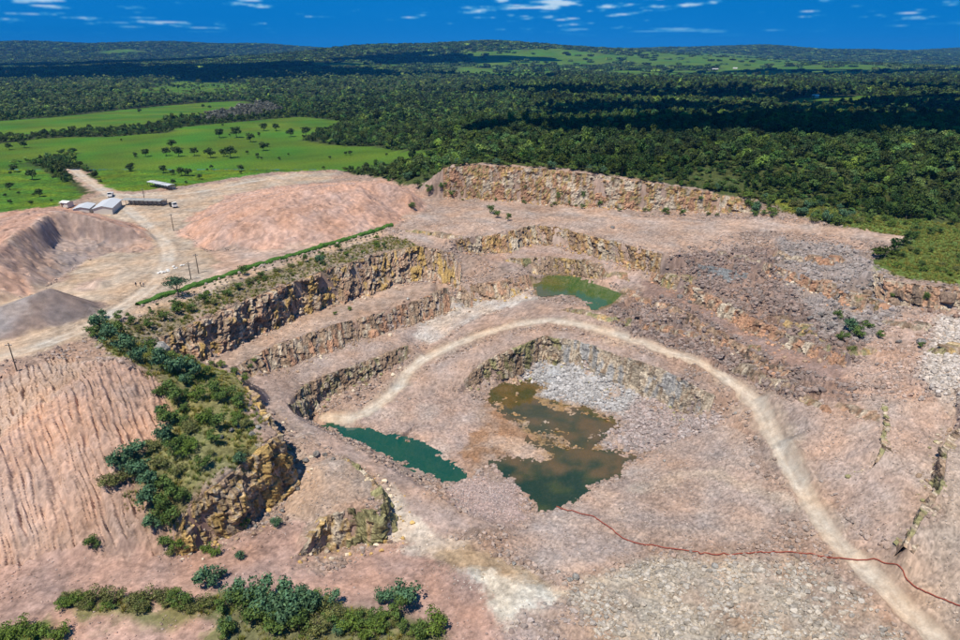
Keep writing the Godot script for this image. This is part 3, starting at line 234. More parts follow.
func _ready() -> void:
	# ---- camera, sky, sun, exposure
	var cam := Camera3D.new()
	cam.name = "camera"
	cam.fov = 53.13
	cam.position = Vector3(0, 80, 0)
	cam.rotation_degrees.x = -22.7
	cam.near = 1.0
	cam.far = 40000.0
	add_child(cam)
	cam.current = true
	var env := Environment.new()
	env.background_mode = Environment.BG_SKY
	var sky := Sky.new()
	var pan := PanoramaSkyMaterial.new()
	pan.panorama = ImageTexture.create_from_image(sky_image())
	pan.energy_multiplier = 1.0
	sky.sky_material = pan
	env.sky = sky
	env.tonemap_mode = Environment.TONE_MAPPER_LINEAR
	env.tonemap_exposure = 1.18
	env.sdfgi_enabled = true
	env.ssao_enabled = true
	env.ssil_enabled = true
	env.fog_enabled = true
	env.fog_density = 0.00005
	env.fog_light_color = Color(0.28, 0.68, 1.0)
	var we := WorldEnvironment.new()
	we.name = "world_environment"
	we.environment = env
	add_child(we)
	var sun := DirectionalLight3D.new()
	sun.name = "sun"
	sun.light_energy = 1.5
	sun.light_color = Color(1.0, 0.96, 0.89)
	sun.light_angular_distance = 0.5
	sun.shadow_enabled = true
	add_child(sun)
	sun.look_at_from_position(SUN, Vector3.ZERO, Vector3(0, 0, 1))
	# ---- structure
	noises()
	materials()
	paint_ground()
	build_ground()
	build_outskirts()
	for n in FACES: rock_face(n)
	outcrops()
	water()
	# ---- objects
	forest()
	shadow_clouds()
	boulders()
	rubble()
	field_trees()
	shrubs()
	grass()
	yard_things()
	hedge()
	hose()
	far_houses()


# ------------------------------------------------------------------ helpers
func numbered(called: String) -> String:
	taken[called] = taken.get(called, -1) + 1
	return called if taken[called] == 0 else "%s_%03d" % [called, taken[called]]

func tag(o: Node, label: String, category := "", group := "", kind := "") -> Node:
	if label: o.set_meta("label", label)
	if category: o.set_meta("category", category)
	if group: o.set_meta("group", group)
	if kind: o.set_meta("kind", kind)
	return o

func thing(called: String, label: String, category: String, at: Vector3, turn := 0.0, group := "") -> Node3D:
	var o := Node3D.new()
	o.name = numbered(called)
	add_child(o)
	o.position = at
	o.rotation.y = turn
	tag(o, label, category, group)
	return o

func mesh_node(called: String, m: Mesh, mat: Material, parent: Node = null) -> MeshInstance3D:
	var o := MeshInstance3D.new()
	o.mesh = m
	o.material_override = mat
	if parent == null:
		o.name = numbered(called)
		add_child(o)
	else:
		o.name = called
		parent.add_child(o, true)
	return o

func arrays(v: PackedVector3Array, c: PackedColorArray, idx: PackedInt32Array, n := PackedVector3Array()) -> ArrayMesh:
	var a := []
	a.resize(Mesh.ARRAY_MAX)
	a[Mesh.ARRAY_VERTEX] = v
	if c.size(): a[Mesh.ARRAY_COLOR] = c
	if n.size(): a[Mesh.ARRAY_NORMAL] = n
	if idx.size(): a[Mesh.ARRAY_INDEX] = idx
	var m := ArrayMesh.new()
	m.add_surface_from_arrays(Mesh.PRIMITIVE_TRIANGLES, a)
	return m

func poly(a: Array) -> PackedVector2Array:
	var p := PackedVector2Array()
	for i in range(0, a.size(), 2): p.append(Vector2(a[i], a[i + 1]))
	return p

func ss(a: float, b: float, x: float) -> float:
	var t := clampf((x - a) / (b - a), 0.0, 1.0)
	return t * t * (3.0 - 2.0 * t)

# the land beyond the quarry: fields, valley, far hills
func far(x: float, z: float) -> float:
	var d := -z
	var e := 20.0 * ss(-90, 10, x) * ss(300, 390, d) * (1.0 - ss(560, 900, d)) + 4.0 * ss(100, 180, x) * (1.0 - ss(600, 900, d))
	e -= 12.0 * ss(700, 1200, d)
	if d < 550.0: return e
	e += 5.0 * sin(x * 0.006 + 1.0) * sin(d * 0.005) * ss(550, 1200, d)
	if d < 1400.0: return e
	e += 20.0 * sin(x * 0.0011 + 0.5) * sin(d * 0.0012 + x * 0.0004) * ss(1400, 3500, d)
	var w := sin(x * 0.0007 + 1.0) * 0.5 + sin(x * 0.0019 + 2.0) * 0.3 + sin(x * 0.0043) * 0.2
	e += (110.0 + 25.0 * w) * exp(-pow((d - 9000.0) / 1500.0, 2.0))
	e += (105.0 + 30.0 * w) * exp(-pow((d - 8600.0) / 1300.0, 2.0)) * (1.0 - ss(-3200, -1200, x))
	e += (110.0 + 30.0 * w) * exp(-pow((d - 5400.0) / 900.0, 2.0)) * exp(-pow((x + 500.0) / 1500.0, 2.0))
	e += (60.0 + 30.0 * w) * exp(-pow((d - 7600.0) / 1100.0, 2.0)) * ss(300, 2600, x)
	e += 60.0 * ss(2200, 5200, d) * exp(-pow((x - 900.0) / 1600.0, 2.0)) * (1.0 - ss(6500, 9000, d))
	return e

func grid_at(g: PackedFloat32Array, x0: float, z0: float, step: float, nx: int, x: float, z: float) -> float:
	var fx := (x - x0) / step
	var fz := (z - z0) / step
	var i := int(fx)
	var j := int(fz)
	fx -= i
	fz -= j
	var k := j * nx + i
	return (g[k] * (1.0 - fx) + g[k + 1] * fx) * (1.0 - fz) + (g[k + nx] * (1.0 - fx) + g[k + nx + 1] * fx) * fz

func ground(x: float, z: float) -> float:
	if x > FX0 and x < FX1 - 0.6 and z > FZ0 and z < FZ1 - 0.6: return grid_at(fine, FX0, FZ0, 1.0 / FS, int(FX1 - FX0) * FS + 1, x, z)
	if x > X0 and x < X1 - 1.1 and z > Z0 and z < Z1 - 1.1: return grid_at(coarse, X0, Z0, 1.0, int(X1 - X0) + 1, x, z)
	return far(x, z)

func on_ground(x: float, z: float, down := 0.0) -> Vector3:
	return Vector3(x, ground(x, z) - down, z)

func noise(freq: float, sd: int, type := FastNoiseLite.TYPE_SIMPLEX_SMOOTH, oct := 3) -> FastNoiseLite:
	var n := FastNoiseLite.new()
	n.noise_type = type
	n.frequency = freq
	n.seed = sd
	n.fractal_type = FastNoiseLite.FRACTAL_FBM if oct > 1 else FastNoiseLite.FRACTAL_NONE
	n.fractal_octaves = oct
	return n

func noises() -> void:
	n_warp = noise(0.09, 1, FastNoiseLite.TYPE_SIMPLEX_SMOOTH, 3)
	n_big = noise(0.03, 2, FastNoiseLite.TYPE_SIMPLEX_SMOOTH, 4)
	n_mid = noise(0.17, 3, FastNoiseLite.TYPE_SIMPLEX_SMOOTH, 3)
	n_fine = noise(0.6, 4, FastNoiseLite.TYPE_SIMPLEX, 2)
	n_cell = noise(0.22, 5, FastNoiseLite.TYPE_CELLULAR, 1)
	n_cell.cellular_return_type = FastNoiseLite.RETURN_CELL_VALUE
	n_cell2 = noise(0.6, 6, FastNoiseLite.TYPE_CELLULAR, 1)
	n_cell2.cellular_return_type = FastNoiseLite.RETURN_CELL_VALUE
	n_rill = noise(0.25, 8, FastNoiseLite.TYPE_SIMPLEX_SMOOTH, 1)
	n_streak = noise(0.25, 7, FastNoiseLite.TYPE_SIMPLEX_SMOOTH, 3)

# a grain of values about 0.8 (colour) and its relief
func grain(size: int, layers: Array, lo: float, hi: float, sd: int) -> Array:
	var sum := PackedFloat32Array()
	sum.resize(size * size)
	for l in layers:
		var n := noise(l[0] / size, sd + int(l[0]), l[2], 3)
		if l[2] == FastNoiseLite.TYPE_CELLULAR: n.cellular_return_type = FastNoiseLite.RETURN_DISTANCE if l.size() < 4 else FastNoiseLite.RETURN_CELL_VALUE
		var b := n.get_seamless_image(size, size).get_data()
		for i in size * size: sum[i] += (b[i] / 255.0 - 0.5) * float(l[1])
	var col := PackedByteArray()
	col.resize(size * size)
	for i in size * size: col[i] = int(clampf(lo + (hi - lo) * (sum[i] + 0.5), 0.0, 1.0) * 255.0)
	var rel := PackedByteArray()
	rel.resize(size * size)
	for i in size * size: rel[i] = int(clampf(sum[i] + 0.5, 0.0, 1.0) * 255.0)
	return [ImageTexture.create_from_image(Image.create_from_data(size, size, false, Image.FORMAT_L8, col)), ImageTexture.create_from_image(Image.create_from_data(size, size, false, Image.FORMAT_L8, rel))]

func mat(col: Color, rough := 0.9, vertex := false) -> StandardMaterial3D:
	var m := StandardMaterial3D.new()
	m.albedo_color = col.linear_to_srgb()
	m.albedo_color.a = col.a
	m.roughness = rough
	m.metallic_specular = 0.3
	m.vertex_color_use_as_albedo = vertex
	return m

func triplanar(m: StandardMaterial3D, tex: Array, metres: float, relief: float) -> StandardMaterial3D:
	m.albedo_texture = tex[0]
	m.uv1_triplanar = true
	m.uv1_world_triplanar = true
	m.uv1_scale = Vector3.ONE / metres
	if relief > 0.0:
		m.heightmap_enabled = true
		m.heightmap_texture = tex[1]
		m.heightmap_scale = relief
	return m

func materials() -> void:
	var stony := grain(1024, [[18.0, 0.45, FastNoiseLite.TYPE_SIMPLEX], [60.0, 0.5, FastNoiseLite.TYPE_CELLULAR], [7.0, 0.3, FastNoiseLite.TYPE_SIMPLEX]], 0.64, 0.98, 10)
	var sandy := grain(512, [[12.0, 0.5, FastNoiseLite.TYPE_SIMPLEX], [60.0, 0.35, FastNoiseLite.TYPE_SIMPLEX], [4.0, 0.3, FastNoiseLite.TYPE_SIMPLEX]], 0.62, 0.98, 15)
	var grassy := grain(512, [[30.0, 0.6, FastNoiseLite.TYPE_SIMPLEX], [120.0, 0.6, FastNoiseLite.TYPE_SIMPLEX]], 0.5, 1.05, 20)
	var rocky := grain(512, [[14.0, 0.6, FastNoiseLite.TYPE_SIMPLEX], [40.0, 0.7, FastNoiseLite.TYPE_CELLULAR, 1]], 0.45, 1.1, 30)
	M.ground = triplanar(mat(Color.WHITE, 0.95, true), stony, 34.0, 6.0)
	M.sand = triplanar(mat(Color.WHITE, 0.95, true), sandy, 40.0, 6.0)
	M.grass_ground = triplanar(mat(Color.WHITE, 0.95, true), grassy, 60.0, 20.0)
	M.rock = triplanar(mat(Color.WHITE, 0.9, true), rocky, 17.0, 14.0)
	M.stone = mat(Color.WHITE, 0.9, true)
	M.leaf = mat(Color.WHITE, 0.6, true)
	M.leaf.backlight_enabled = true
	M.leaf.backlight = Color(0.3, 0.35, 0.15)
	M.bark = mat(Color(0.16, 0.13, 0.1), 0.95)
	M.water = mat(Color.WHITE, 0.06, true)
	M.water.metallic_specular = 0.5
	M.water.transparency = BaseMaterial3D.TRANSPARENCY_ALPHA
	M.water.albedo_color.a = 0.78
	var rip := noise(0.02, 44, FastNoiseLite.TYPE_SIMPLEX_SMOOTH, 4)
	var ri := rip.get_seamless_image(512, 512)
	ri.bump_map_to_normal_map(0.6)
	M.water.normal_enabled = true
	M.water.normal_texture = ImageTexture.create_from_image(ri)
	M.water.normal_scale = 0.25
	M.water.uv1_triplanar = true
	M.water.uv1_world_triplanar = true
	M.water.uv1_scale = Vector3.ONE / 25.0
	M.cloud = mat(Color(0.9, 0.9, 0.92), 1.0)
	M.roof = mat(Color(0.5, 0.53, 0.57), 0.5)
	M.roof_old = mat(Color(0.3, 0.31, 0.31), 0.8)
	M.wall = mat(Color(0.6, 0.57, 0.52), 0.9)
	M.white = mat(Color(0.78, 0.78, 0.77), 0.5)
	M.dark = mat(Color(0.03, 0.03, 0.035), 0.6)
	M.glass = mat(Color(0.03, 0.04, 0.05), 0.1)
	M.wood = mat(Color(0.12, 0.095, 0.075), 0.9)
	M.hose = mat(Color(0.3, 0.07, 0.045), 0.5)
	M.people = mat(Color.WHITE, 0.9, true)
	M.rust = mat(Color(0.2, 0.11, 0.07), 0.9)

# air and scattered small cumulus, all round
func sky_image() -> Image:
	var w := 4096
	var h := 2048
	var im := Image.create(w, h, false, Image.FORMAT_RGB8)
	var top := Color(0.0, 0.36, 0.63)
	var low := Color(0.02, 0.49, 0.8)
	var n := noise(1.0, 77, FastNoiseLite.TYPE_SIMPLEX_SMOOTH, 5)
	var cover := noise(0.22, 78, FastNoiseLite.TYPE_SIMPLEX_SMOOTH, 2)
	for y in h:
		var el := (0.5 - (y + 0.5) / h) * PI
		var c := low.lerp(top, pow(clampf(sin(maxf(el, 0.0)), 0, 1), 0.35)) if el > 0.0 else low
		im.fill_rect(Rect2i(0, y, w, 1), c)
		if el < 0.018: continue
		var deg := rad_to_deg(el)
		var step := 1 if deg < 9.0 else 6
		if step > 1 and y % 6 != 0: continue
		var q := log(sin(el) + 0.012) * 9.0
		var fade := ss(1.0, 2.2, deg)
		for x in range(0, w, step):
			var az := float(x) / w * TAU
			# a ring in noise space, so the seam closes
			var rx := cos(az) * 13.0
			var rz := sin(az) * 13.0
			var v := n.get_noise_3d(rx, q, rz) + 0.55 * cover.get_noise_3d(rx, q, rz)
			var a := ss(0.26, 0.7, v) * fade
			if a > 0.01:
				var cc := c.lerp(Color(0.80, 0.86, 0.92), a * 0.9)
				if step == 1: im.set_pixel(x, y, cc)
				else: im.fill_rect(Rect2i(x, y, step, step), cc)
	return im


# ------------------------------------------------------------------ ground
func fill(p: PackedVector2Array, r: float, g: float, b: float, amp: float, kind: int) -> void:
	var lo := p[0]
	var hi := p[0]
	for q in p:
		lo = lo.min(q)
		hi = hi.max(q)
	for j in range(maxi(0, int(lo.y - Z0)), mini(ph - 1, int(hi.y - Z0) + 1) + 1):
		var z := Z0 + j
		var xs := []
		var k := p.size() - 1
		for i in p.size():
			if (p[i].y > z) != (p[k].y > z): xs.append(p[i].x + (z - p[i].y) / (p[k].y - p[i].y) * (p[k].x - p[i].x))
			k = i
		xs.sort()
		for s in range(0, xs.size() - 1, 2):
			for i in range(maxi(0, ceili(float(xs[s]) - X0)), mini(pw - 1, floori(float(xs[s + 1]) - X0)) + 1):
				var o := (j * pw + i) * 4
				paint[o] = r
				paint[o + 1] = g
				paint[o + 2] = b
				paint[o + 3] = amp
				kind_map[j * pw + i] = kind

func stamp_line(pts: PackedVector3Array, radius: float, r: float, g: float, b: float, amp: float, kind: int) -> void:
	for s in range(pts.size() - 1):
		var a := pts[s]
		var c := pts[s + 1]
		var n := int(a.distance_to(c)) + 1
		for t in n:
			var p := a.lerp(c, float(t) / n)
			var rr := radius * (1.0 + 0.2 * n_mid.get_noise_2d(p.x, p.z))
			for j in range(maxi(0, int(p.z - rr - Z0)), mini(ph - 1, int(p.z + rr - Z0) + 1) + 1):
				for i in range(maxi(0, int(p.x - rr - X0)), mini(pw - 1, int(p.x + rr - X0) + 1) + 1):
					if Vector2(X0 + i - p.x, Z0 + j - p.z).length() > rr: continue
					var o := (j * pw + i) * 4
					paint[o] = r
					paint[o + 1] = g
					paint[o + 2] = b
					paint[o + 3] = amp
					if kind >= 0: kind_map[j * pw + i] = kind

# distance from the middle of the nearest track, where that is less than seven metres
func road_field(pts: PackedVector3Array, half: float) -> void:
	if road_d.is_empty():
		road_d.resize(pw * ph)
		road_d.fill(9.0)
	for s in range(pts.size() - 1):
		var a := Vector2(pts[s].x, pts[s].z)
		var c := Vector2(pts[s + 1].x, pts[s + 1].z)
		var lo := a.min(c) - Vector2(7, 7)
		var hi := a.max(c) + Vector2(7, 7)
		for j in range(maxi(0, int(lo.y - Z0)), mini(ph - 1, int(hi.y - Z0) + 1) + 1):
			for i in range(maxi(0, int(lo.x - X0)), mini(pw - 1, int(hi.x - X0) + 1) + 1):
				var p := Vector2(X0 + i, Z0 + j)
				var d := p.distance_to(Geometry2D.get_closest_point_to_segment(p, a, c)) + 2.5 - half
				road_d[j * pw + i] = minf(road_d[j * pw + i], d)

func line3(a: Array) -> PackedVector3Array:
	var p := PackedVector3Array()
	for i in range(0, a.size(), 3): p.append(Vector3(a[i], a[i + 1], a[i + 2]))
	return p

func line2(a: Array) -> PackedVector3Array:
	var p := PackedVector3Array()
	for i in range(0, a.size(), 2): p.append(Vector3(a[i], 0, a[i + 1]))
	return p

func curved(p: PackedVector3Array, step: float) -> PackedVector3Array:
	var c := Curve3D.new()
	for i in p.size():
		var t := (p[mini(i + 1, p.size() - 1)] - p[maxi(i - 1, 0)]) / 6.0
		c.add_point(p[i], -t, t)
	c.bake_interval = step
	return c.get_baked_points()

func paint_ground() -> void:
	pw = int(X1 - X0) + 1
	ph = int(Z1 - Z0) + 1
	paint.resize(pw * ph * 4)
	kind_map.resize(pw * ph)
	for f in FIELDS: field_polys.append(poly(f))
	quarry_poly = poly(QUARRY)
	palm_poly = poly(PALMS)
	bare_poly = poly(BARE)
	fill(PackedVector2Array([Vector2(X0 - 1, Z0 - 1), Vector2(X1 + 1, Z0 - 1), Vector2(X1 + 1, Z1 + 1), Vector2(X0 - 1, Z1 + 1)]), 0.075, 0.095, 0.03, 0.3, 8)
	for f in field_polys: fill(f, 0.1, 0.2, 0.016, 0.15, 3)
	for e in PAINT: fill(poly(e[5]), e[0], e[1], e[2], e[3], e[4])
	var road := curved(line3(LINES["road"]), 2.0)
	stamp_line(road, 3.2, 0.44, 0.335, 0.26, 0.04, 1)
	road_field(road, 2.0)
	var branch := curved(line2(BRANCH), 2.0)
	stamp_line(branch, 2.0, 0.47, 0.38, 0.31, 0.05, -1)
	road_field(curved(line2(YARD_TRACK), 2.0), 2.8)
	road_field(curved(line2(YARD_TRACK2), 2.0), 2.4)
	var im := Image.create_from_data(pw, ph, false, Image.FORMAT_RGBAF, paint.to_byte_array())
	im.resize(pw / 2, ph / 2, Image.INTERPOLATE_BILINEAR)
	im.resize(pw, ph, Image.INTERPOLATE_BILINEAR)
	paint = im.get_data().to_float32_array()

func in_poly(x: float, z: float, p: PackedVector2Array) -> bool:
	return Geometry2D.is_point_in_polygon(Vector2(x, z), p)

func survey() -> Array:
	var keep := {}
	var pts := PackedVector2Array()
	var hs := PackedFloat32Array()
	var all := PackedVector3Array()
	for n in FACES:
		var a: Array = FACES[n]
		for i in range(0, a.size() - 6, 6):
			var c0 := Vector3(a[i], a[i + 1], a[i + 2])
			var t0 := Vector3(a[i + 3], a[i + 4], a[i + 5])
			var c1 := Vector3(a[i + 6], a[i + 7], a[i + 8])
			var t1 := Vector3(a[i + 9], a[i + 10], a[i + 11])
			var m := maxi(1, ceili(Vector2(c0.x - c1.x, c0.z - c1.z).length() / 2.0))
			for k in m + (1 if i + 12 >= a.size() else 0):
				all.append(c0.lerp(c1, float(k) / m))
				all.append(t0.lerp(t1, float(k) / m))
	for n in LINES:
		var p := line3(LINES[n])
		for i in range(p.size() - 1):
			var m := maxi(1, ceili(Vector2(p[i].x - p[i + 1].x, p[i].z - p[i + 1].z).length() / 3.0))
			for k in m + (1 if i == p.size() - 2 else 0): all.append(p[i].lerp(p[i + 1], float(k) / m))
	var near := {}
	for p in all:
		for dx in [-11, 0, 11]:
			for dz in [-11, 0, 11]: near[Vector2i(floori((p.x + dx) / 12.0), floori((p.z + dz) / 12.0))] = true
	var hull := poly(HULL)
	var x := X0 - 30
	while x <= X1 + 30:
		var z := Z0 - 30
		while z <= Z1 + 40:
			if not in_poly(x, z, hull) and not near.has(Vector2i(floori(x / 12.0), floori(z / 12.0))): all.append(Vector3(x, far(x, z), z))
			z += 30
		x += 30
	var jit := RandomNumberGenerator.new()
	jit.seed = 4
	for p in all:
		var k := Vector2i(roundi(p.x * 2.0), roundi(p.z * 2.0))
		if keep.has(k): continue
		keep[k] = true
		pts.append(Vector2(p.x + jit.randf_range(-0.12, 0.12), p.z + jit.randf_range(-0.12, 0.12)))   # evenly spaced rows would leave the triangulation undecided
		hs.append(p.y)
	return [pts, hs, Geometry2D.triangulate_delaunay(pts)]

func raster(sv: Array, x0: float, z0: float, step: float, nx: int, nz: int) -> PackedFloat32Array:
	var g := PackedFloat32Array()
	g.resize(nx * nz)
	var pts: PackedVector2Array = sv[0]
	var hs: PackedFloat32Array = sv[1]
	var tri: PackedInt32Array = sv[2]
	for t in range(0, tri.size(), 3):
		var a := pts[tri[t]]
		var b := pts[tri[t + 1]]
		var c := pts[tri[t + 2]]
		var ha := hs[tri[t]]
		var hb := hs[tri[t + 1]]
		var hc := hs[tri[t + 2]]
		var i0 := maxi(0, ceili((minf(a.x, minf(b.x, c.x)) - x0) / step))
		var i1 := mini(nx - 1, floori((maxf(a.x, maxf(b.x, c.x)) - x0) / step))
		var j0 := maxi(0, ceili((minf(a.y, minf(b.y, c.y)) - z0) / step))
		var j1 := mini(nz - 1, floori((maxf(a.y, maxf(b.y, c.y)) - z0) / step))
		var d := (b.y - c.y) * (a.x - c.x) + (c.x - b.x) * (a.y - c.y)
		if absf(d) < 1e-9: continue
		for j in range(j0, j1 + 1):
			var z := z0 + j * step
			for i in range(i0, i1 + 1):
				var x := x0 + i * step
				var u := ((b.y - c.y) * (x - c.x) + (c.x - b.x) * (z - c.y)) / d
				var v := ((c.y - a.y) * (x - c.x) + (a.x - c.x) * (z - c.y)) / d
				if u >= -1e-5 and v >= -1e-5 and u + v <= 1.00001: g[j * nx + i] = u * ha + v * hb + (1.0 - u - v) * hc
	return g

# relief and colour of one sheet of the survey; its cells go to the kind of ground they lie in
func sheet(g: PackedFloat32Array, x0: float, z0: float, step: float, nx: int, nz: int, cut: bool) -> PackedFloat32Array:
	var cols := PackedColorArray()
	cols.resize(nx * nz)
	var rng := RandomNumberGenerator.new()
	rng.seed = 5
	for j in nz:
		var z := z0 + j * step
		for i in nx:
			var x := x0 + i * step
			if cut and x > FX0 + 2.0 and x < FX1 - 2.0 and z > FZ0 + 2.0 and z < FZ1 - 2.0: continue
			var k := j * nx + i
			var wn := n_warp.get_noise_2d(x, z)
			var wm := n_warp.get_noise_2d(x + 300.0, z)
			var big := n_big.get_noise_2d(x, z)
			var ci := clampi(int(x - X0 + wn * 3.0 + big * 5.0 + 0.5), 0, pw - 1)
			var cj := clampi(int(z - Z0 + wm * 3.0 - big * 4.0 + 0.5), 0, ph - 1)
			var o := (cj * pw + ci) * 4
			var amp := paint[o + 3]
			var kd := kind_map[cj * pw + ci]
			var mid := n_mid.get_noise_2d(x, z)
			var fin := n_fine.get_noise_2d(x, z)
			var h := g[k]
			h += amp * (mid * 1.1 + fin * 0.45 + 0.5 * n_cell2.get_noise_2d(x, z) + 0.8 * n_cell.get_noise_2d(x + wn * 3.0, z + wm * 3.0)) + 0.25 * big * amp
			var rd := 9.0
			if x < X1 - 1.0 and z < Z1 - 1.0: rd = grid_at(road_d, X0, Z0, 1.0, pw, x, z) + 0.5 * mid + 0.25 * fin
			if rd < 5.0:
				# graded track with a low berm along each side
				h += 0.45 * exp(-pow((rd - 3.4) / 0.5, 2.0)) * (0.6 + mid) - 0.12 * ss(2.9, 2.2, rd)
			if kd == 4:
				var across := (0.8 * x - 0.6 * z) * 2.3 + wn * 1.3
				var along := 0.6 * x + 0.8 * z
				var r := absf(n_rill.get_noise_2d(across * 0.95, along * 0.075))
				var r2 := absf(n_rill.get_noise_2d(across * 1.15 + 50.0, along * 0.22))
				h -= (1.3 + 1.4 * mid) * (1.0 - minf(r / 0.3, 1.0)) + 0.7 * (1.0 - minf(r2 / 0.3, 1.0)) - 0.25 * fin
			elif kd == 6 or kd == 5:
				var r := absf(n_streak.get_noise_2d(x * 0.5 + wn * 3.0, z * 0.5))
				h -= (2.2 if kd == 6 else 1.5) * pow(1.0 - minf(r / 0.16, 1.0), 1.6)
			if amp > 0.35 and kd != 12:
				# broken strata: the slope steps down in ragged ledges
				var q := h / 3.4 + mid * 0.6 + big * 1.2
				var fr := q - floorf(q)
				h += (amp - 0.3) * 6.0 * (ss(0.3, 0.62, fr) - fr)
				q = h / 1.3 + mid * 0.9
				fr = q - floorf(q)
				h += (amp - 0.3) * 1.6 * (ss(0.2, 0.7, fr) - fr)
			g[k] = h
			var v := 1.25 * (1.0 + 0.30 * big + 0.22 * mid + 0.26 * fin + rng.randf_range(-1.0, 1.0) * (0.24 if kd in [0, 11, 12] else 0.09))
			var pale := clampf(1.6 * n_big.get_noise_2d(x * 1.3 - 200.0, z * 1.3) + 0.35, 0.0, 0.8) if kd == 12 else 0.0
			if kd == 0 and amp < 0.36: pale = clampf(1.7 * n_big.get_noise_2d(x * 2.1 + 800.0, z * 2.1), 0.0, 0.55)
			var dust := 1.0 if kd == 0 else 0.0
			var warm := 0.15 * n_big.get_noise_2d(x * 1.7 + 500.0, z * 1.7)
			if kd == 3 and z < -300.0: warm = 0.7 * clampf(n_big.get_noise_2d(x * 0.8 + 140.0, z * 1.6) + 0.25 * fin, -0.3, 1.0)
			if kd == 3: v *= 1.0 + 0.35 * n_big.get_noise_2d(x * 0.5 + 40.0, z * 1.1) + 0.25 * mid
			var cr := paint[o]
			var cg := paint[o + 1]
			var cb := paint[o + 2]
			if rd < 4.5:
				var t := 1.0 - ss(2.2, 3.0, rd)
				var rut := exp(-pow((absf(rd) - 1.15) / 0.38, 2.0)) * 0.8
				cr = lerpf(cr, lerpf(0.56, 0.68, rut), t)
				cg = lerpf(cg, lerpf(0.46, 0.59, rut), t)
				cb = lerpf(cb, lerpf(0.365, 0.485, rut), t)
				v = lerpf(v, 1.25 + 0.12 * mid + 0.06 * fin, t)
			cols[k] = Color(lerpf(cr, 0.39 + 0.1 * dust, pale) * v * (1.0 + warm), lerpf(cg, 0.29 + 0.1 * dust, pale) * v, lerpf(cb, 0.23 + 0.1 * dust, pale) * v * (1.0 - warm))
	# cells
	var remap := {}
	for j in range(nz - 1):
		var z := z0 + (j + 0.5) * step
		for i in range(nx - 1):
			var x := x0 + (i + 0.5) * step
			if cut and x > FX0 and x < FX1 and z > FZ0 and z < FZ1: continue
			var kd: int = kind_map[clampi(int(z - Z0 + 0.5), 0, ph - 1) * pw + clampi(int(x - X0 + 0.5), 0, pw - 1)]
			if not kinds.has(kd): kinds[kd] = [PackedVector3Array(), PackedVector3Array(), PackedColorArray(), PackedInt32Array()]
			if not remap.has(kd):
				var nm := PackedInt32Array()
				nm.resize(nx * nz)
				nm.fill(-1)
				remap[kd] = nm
			var set_: Array = kinds[kd]
			var rm: PackedInt32Array = remap[kd]
			var q := j * nx + i
			for e in [q, q + 1, q + nx, q + nx + 1]:
				if rm[e] < 0:
					rm[e] = set_[0].size()
					var ei: int = e % nx
					var ej: int = e / nx
					set_[0].append(Vector3(x0 + ei * step, g[e], z0 + ej * step))
					var l: float = g[e - 1] if ei > 0 else g[e]
					var r: float = g[e + 1] if ei < nx - 1 else g[e]
					var t: float = g[e - nx] if ej > 0 else g[e]
					var b: float = g[e + nx] if ej < nz - 1 else g[e]
					set_[1].append(Vector3(l - r, 2.0 * step, t - b).normalized())
					set_[2].append(cols[e])
			set_[3].append_array(PackedInt32Array([rm[q], rm[q + 1], rm[q + nx], rm[q + 1], rm[q + nx + 1], rm[q + nx]]))
			remap[kd] = rm
	return g

func skirt(g: PackedFloat32Array, x0: float, z0: float, step: float, nx: int, a: Vector2i, b: Vector2i, deep: float) -> void:
	var set_: Array = kinds[0]
	var edge := []
	for i in range(a.x, b.x + 1): edge.append(Vector2i(i, a.y))
	for j in range(a.y, b.y + 1): edge.append(Vector2i(b.x, j))
	for i in range(b.x, a.x - 1, -1): edge.append(Vector2i(i, b.y))
	for j in range(b.y, a.y - 1, -1): edge.append(Vector2i(a.x, j))
	var first: int = set_[0].size()
	for e in edge:
		var p := Vector3(x0 + e.x * step, g[e.y * nx + e.x], z0 + e.y * step)
		set_[0].append(p)
		set_[0].append(p - Vector3(0, deep, 0))
		for k in 2:
			set_[1].append(Vector3.UP)
			set_[2].append(Color(0.3, 0.23, 0.18))
	for k in range(edge.size() - 1):
		var q := first + k * 2
		set_[3].append_array(PackedInt32Array([q, q + 1, q + 2, q + 2, q + 1, q + 3]))

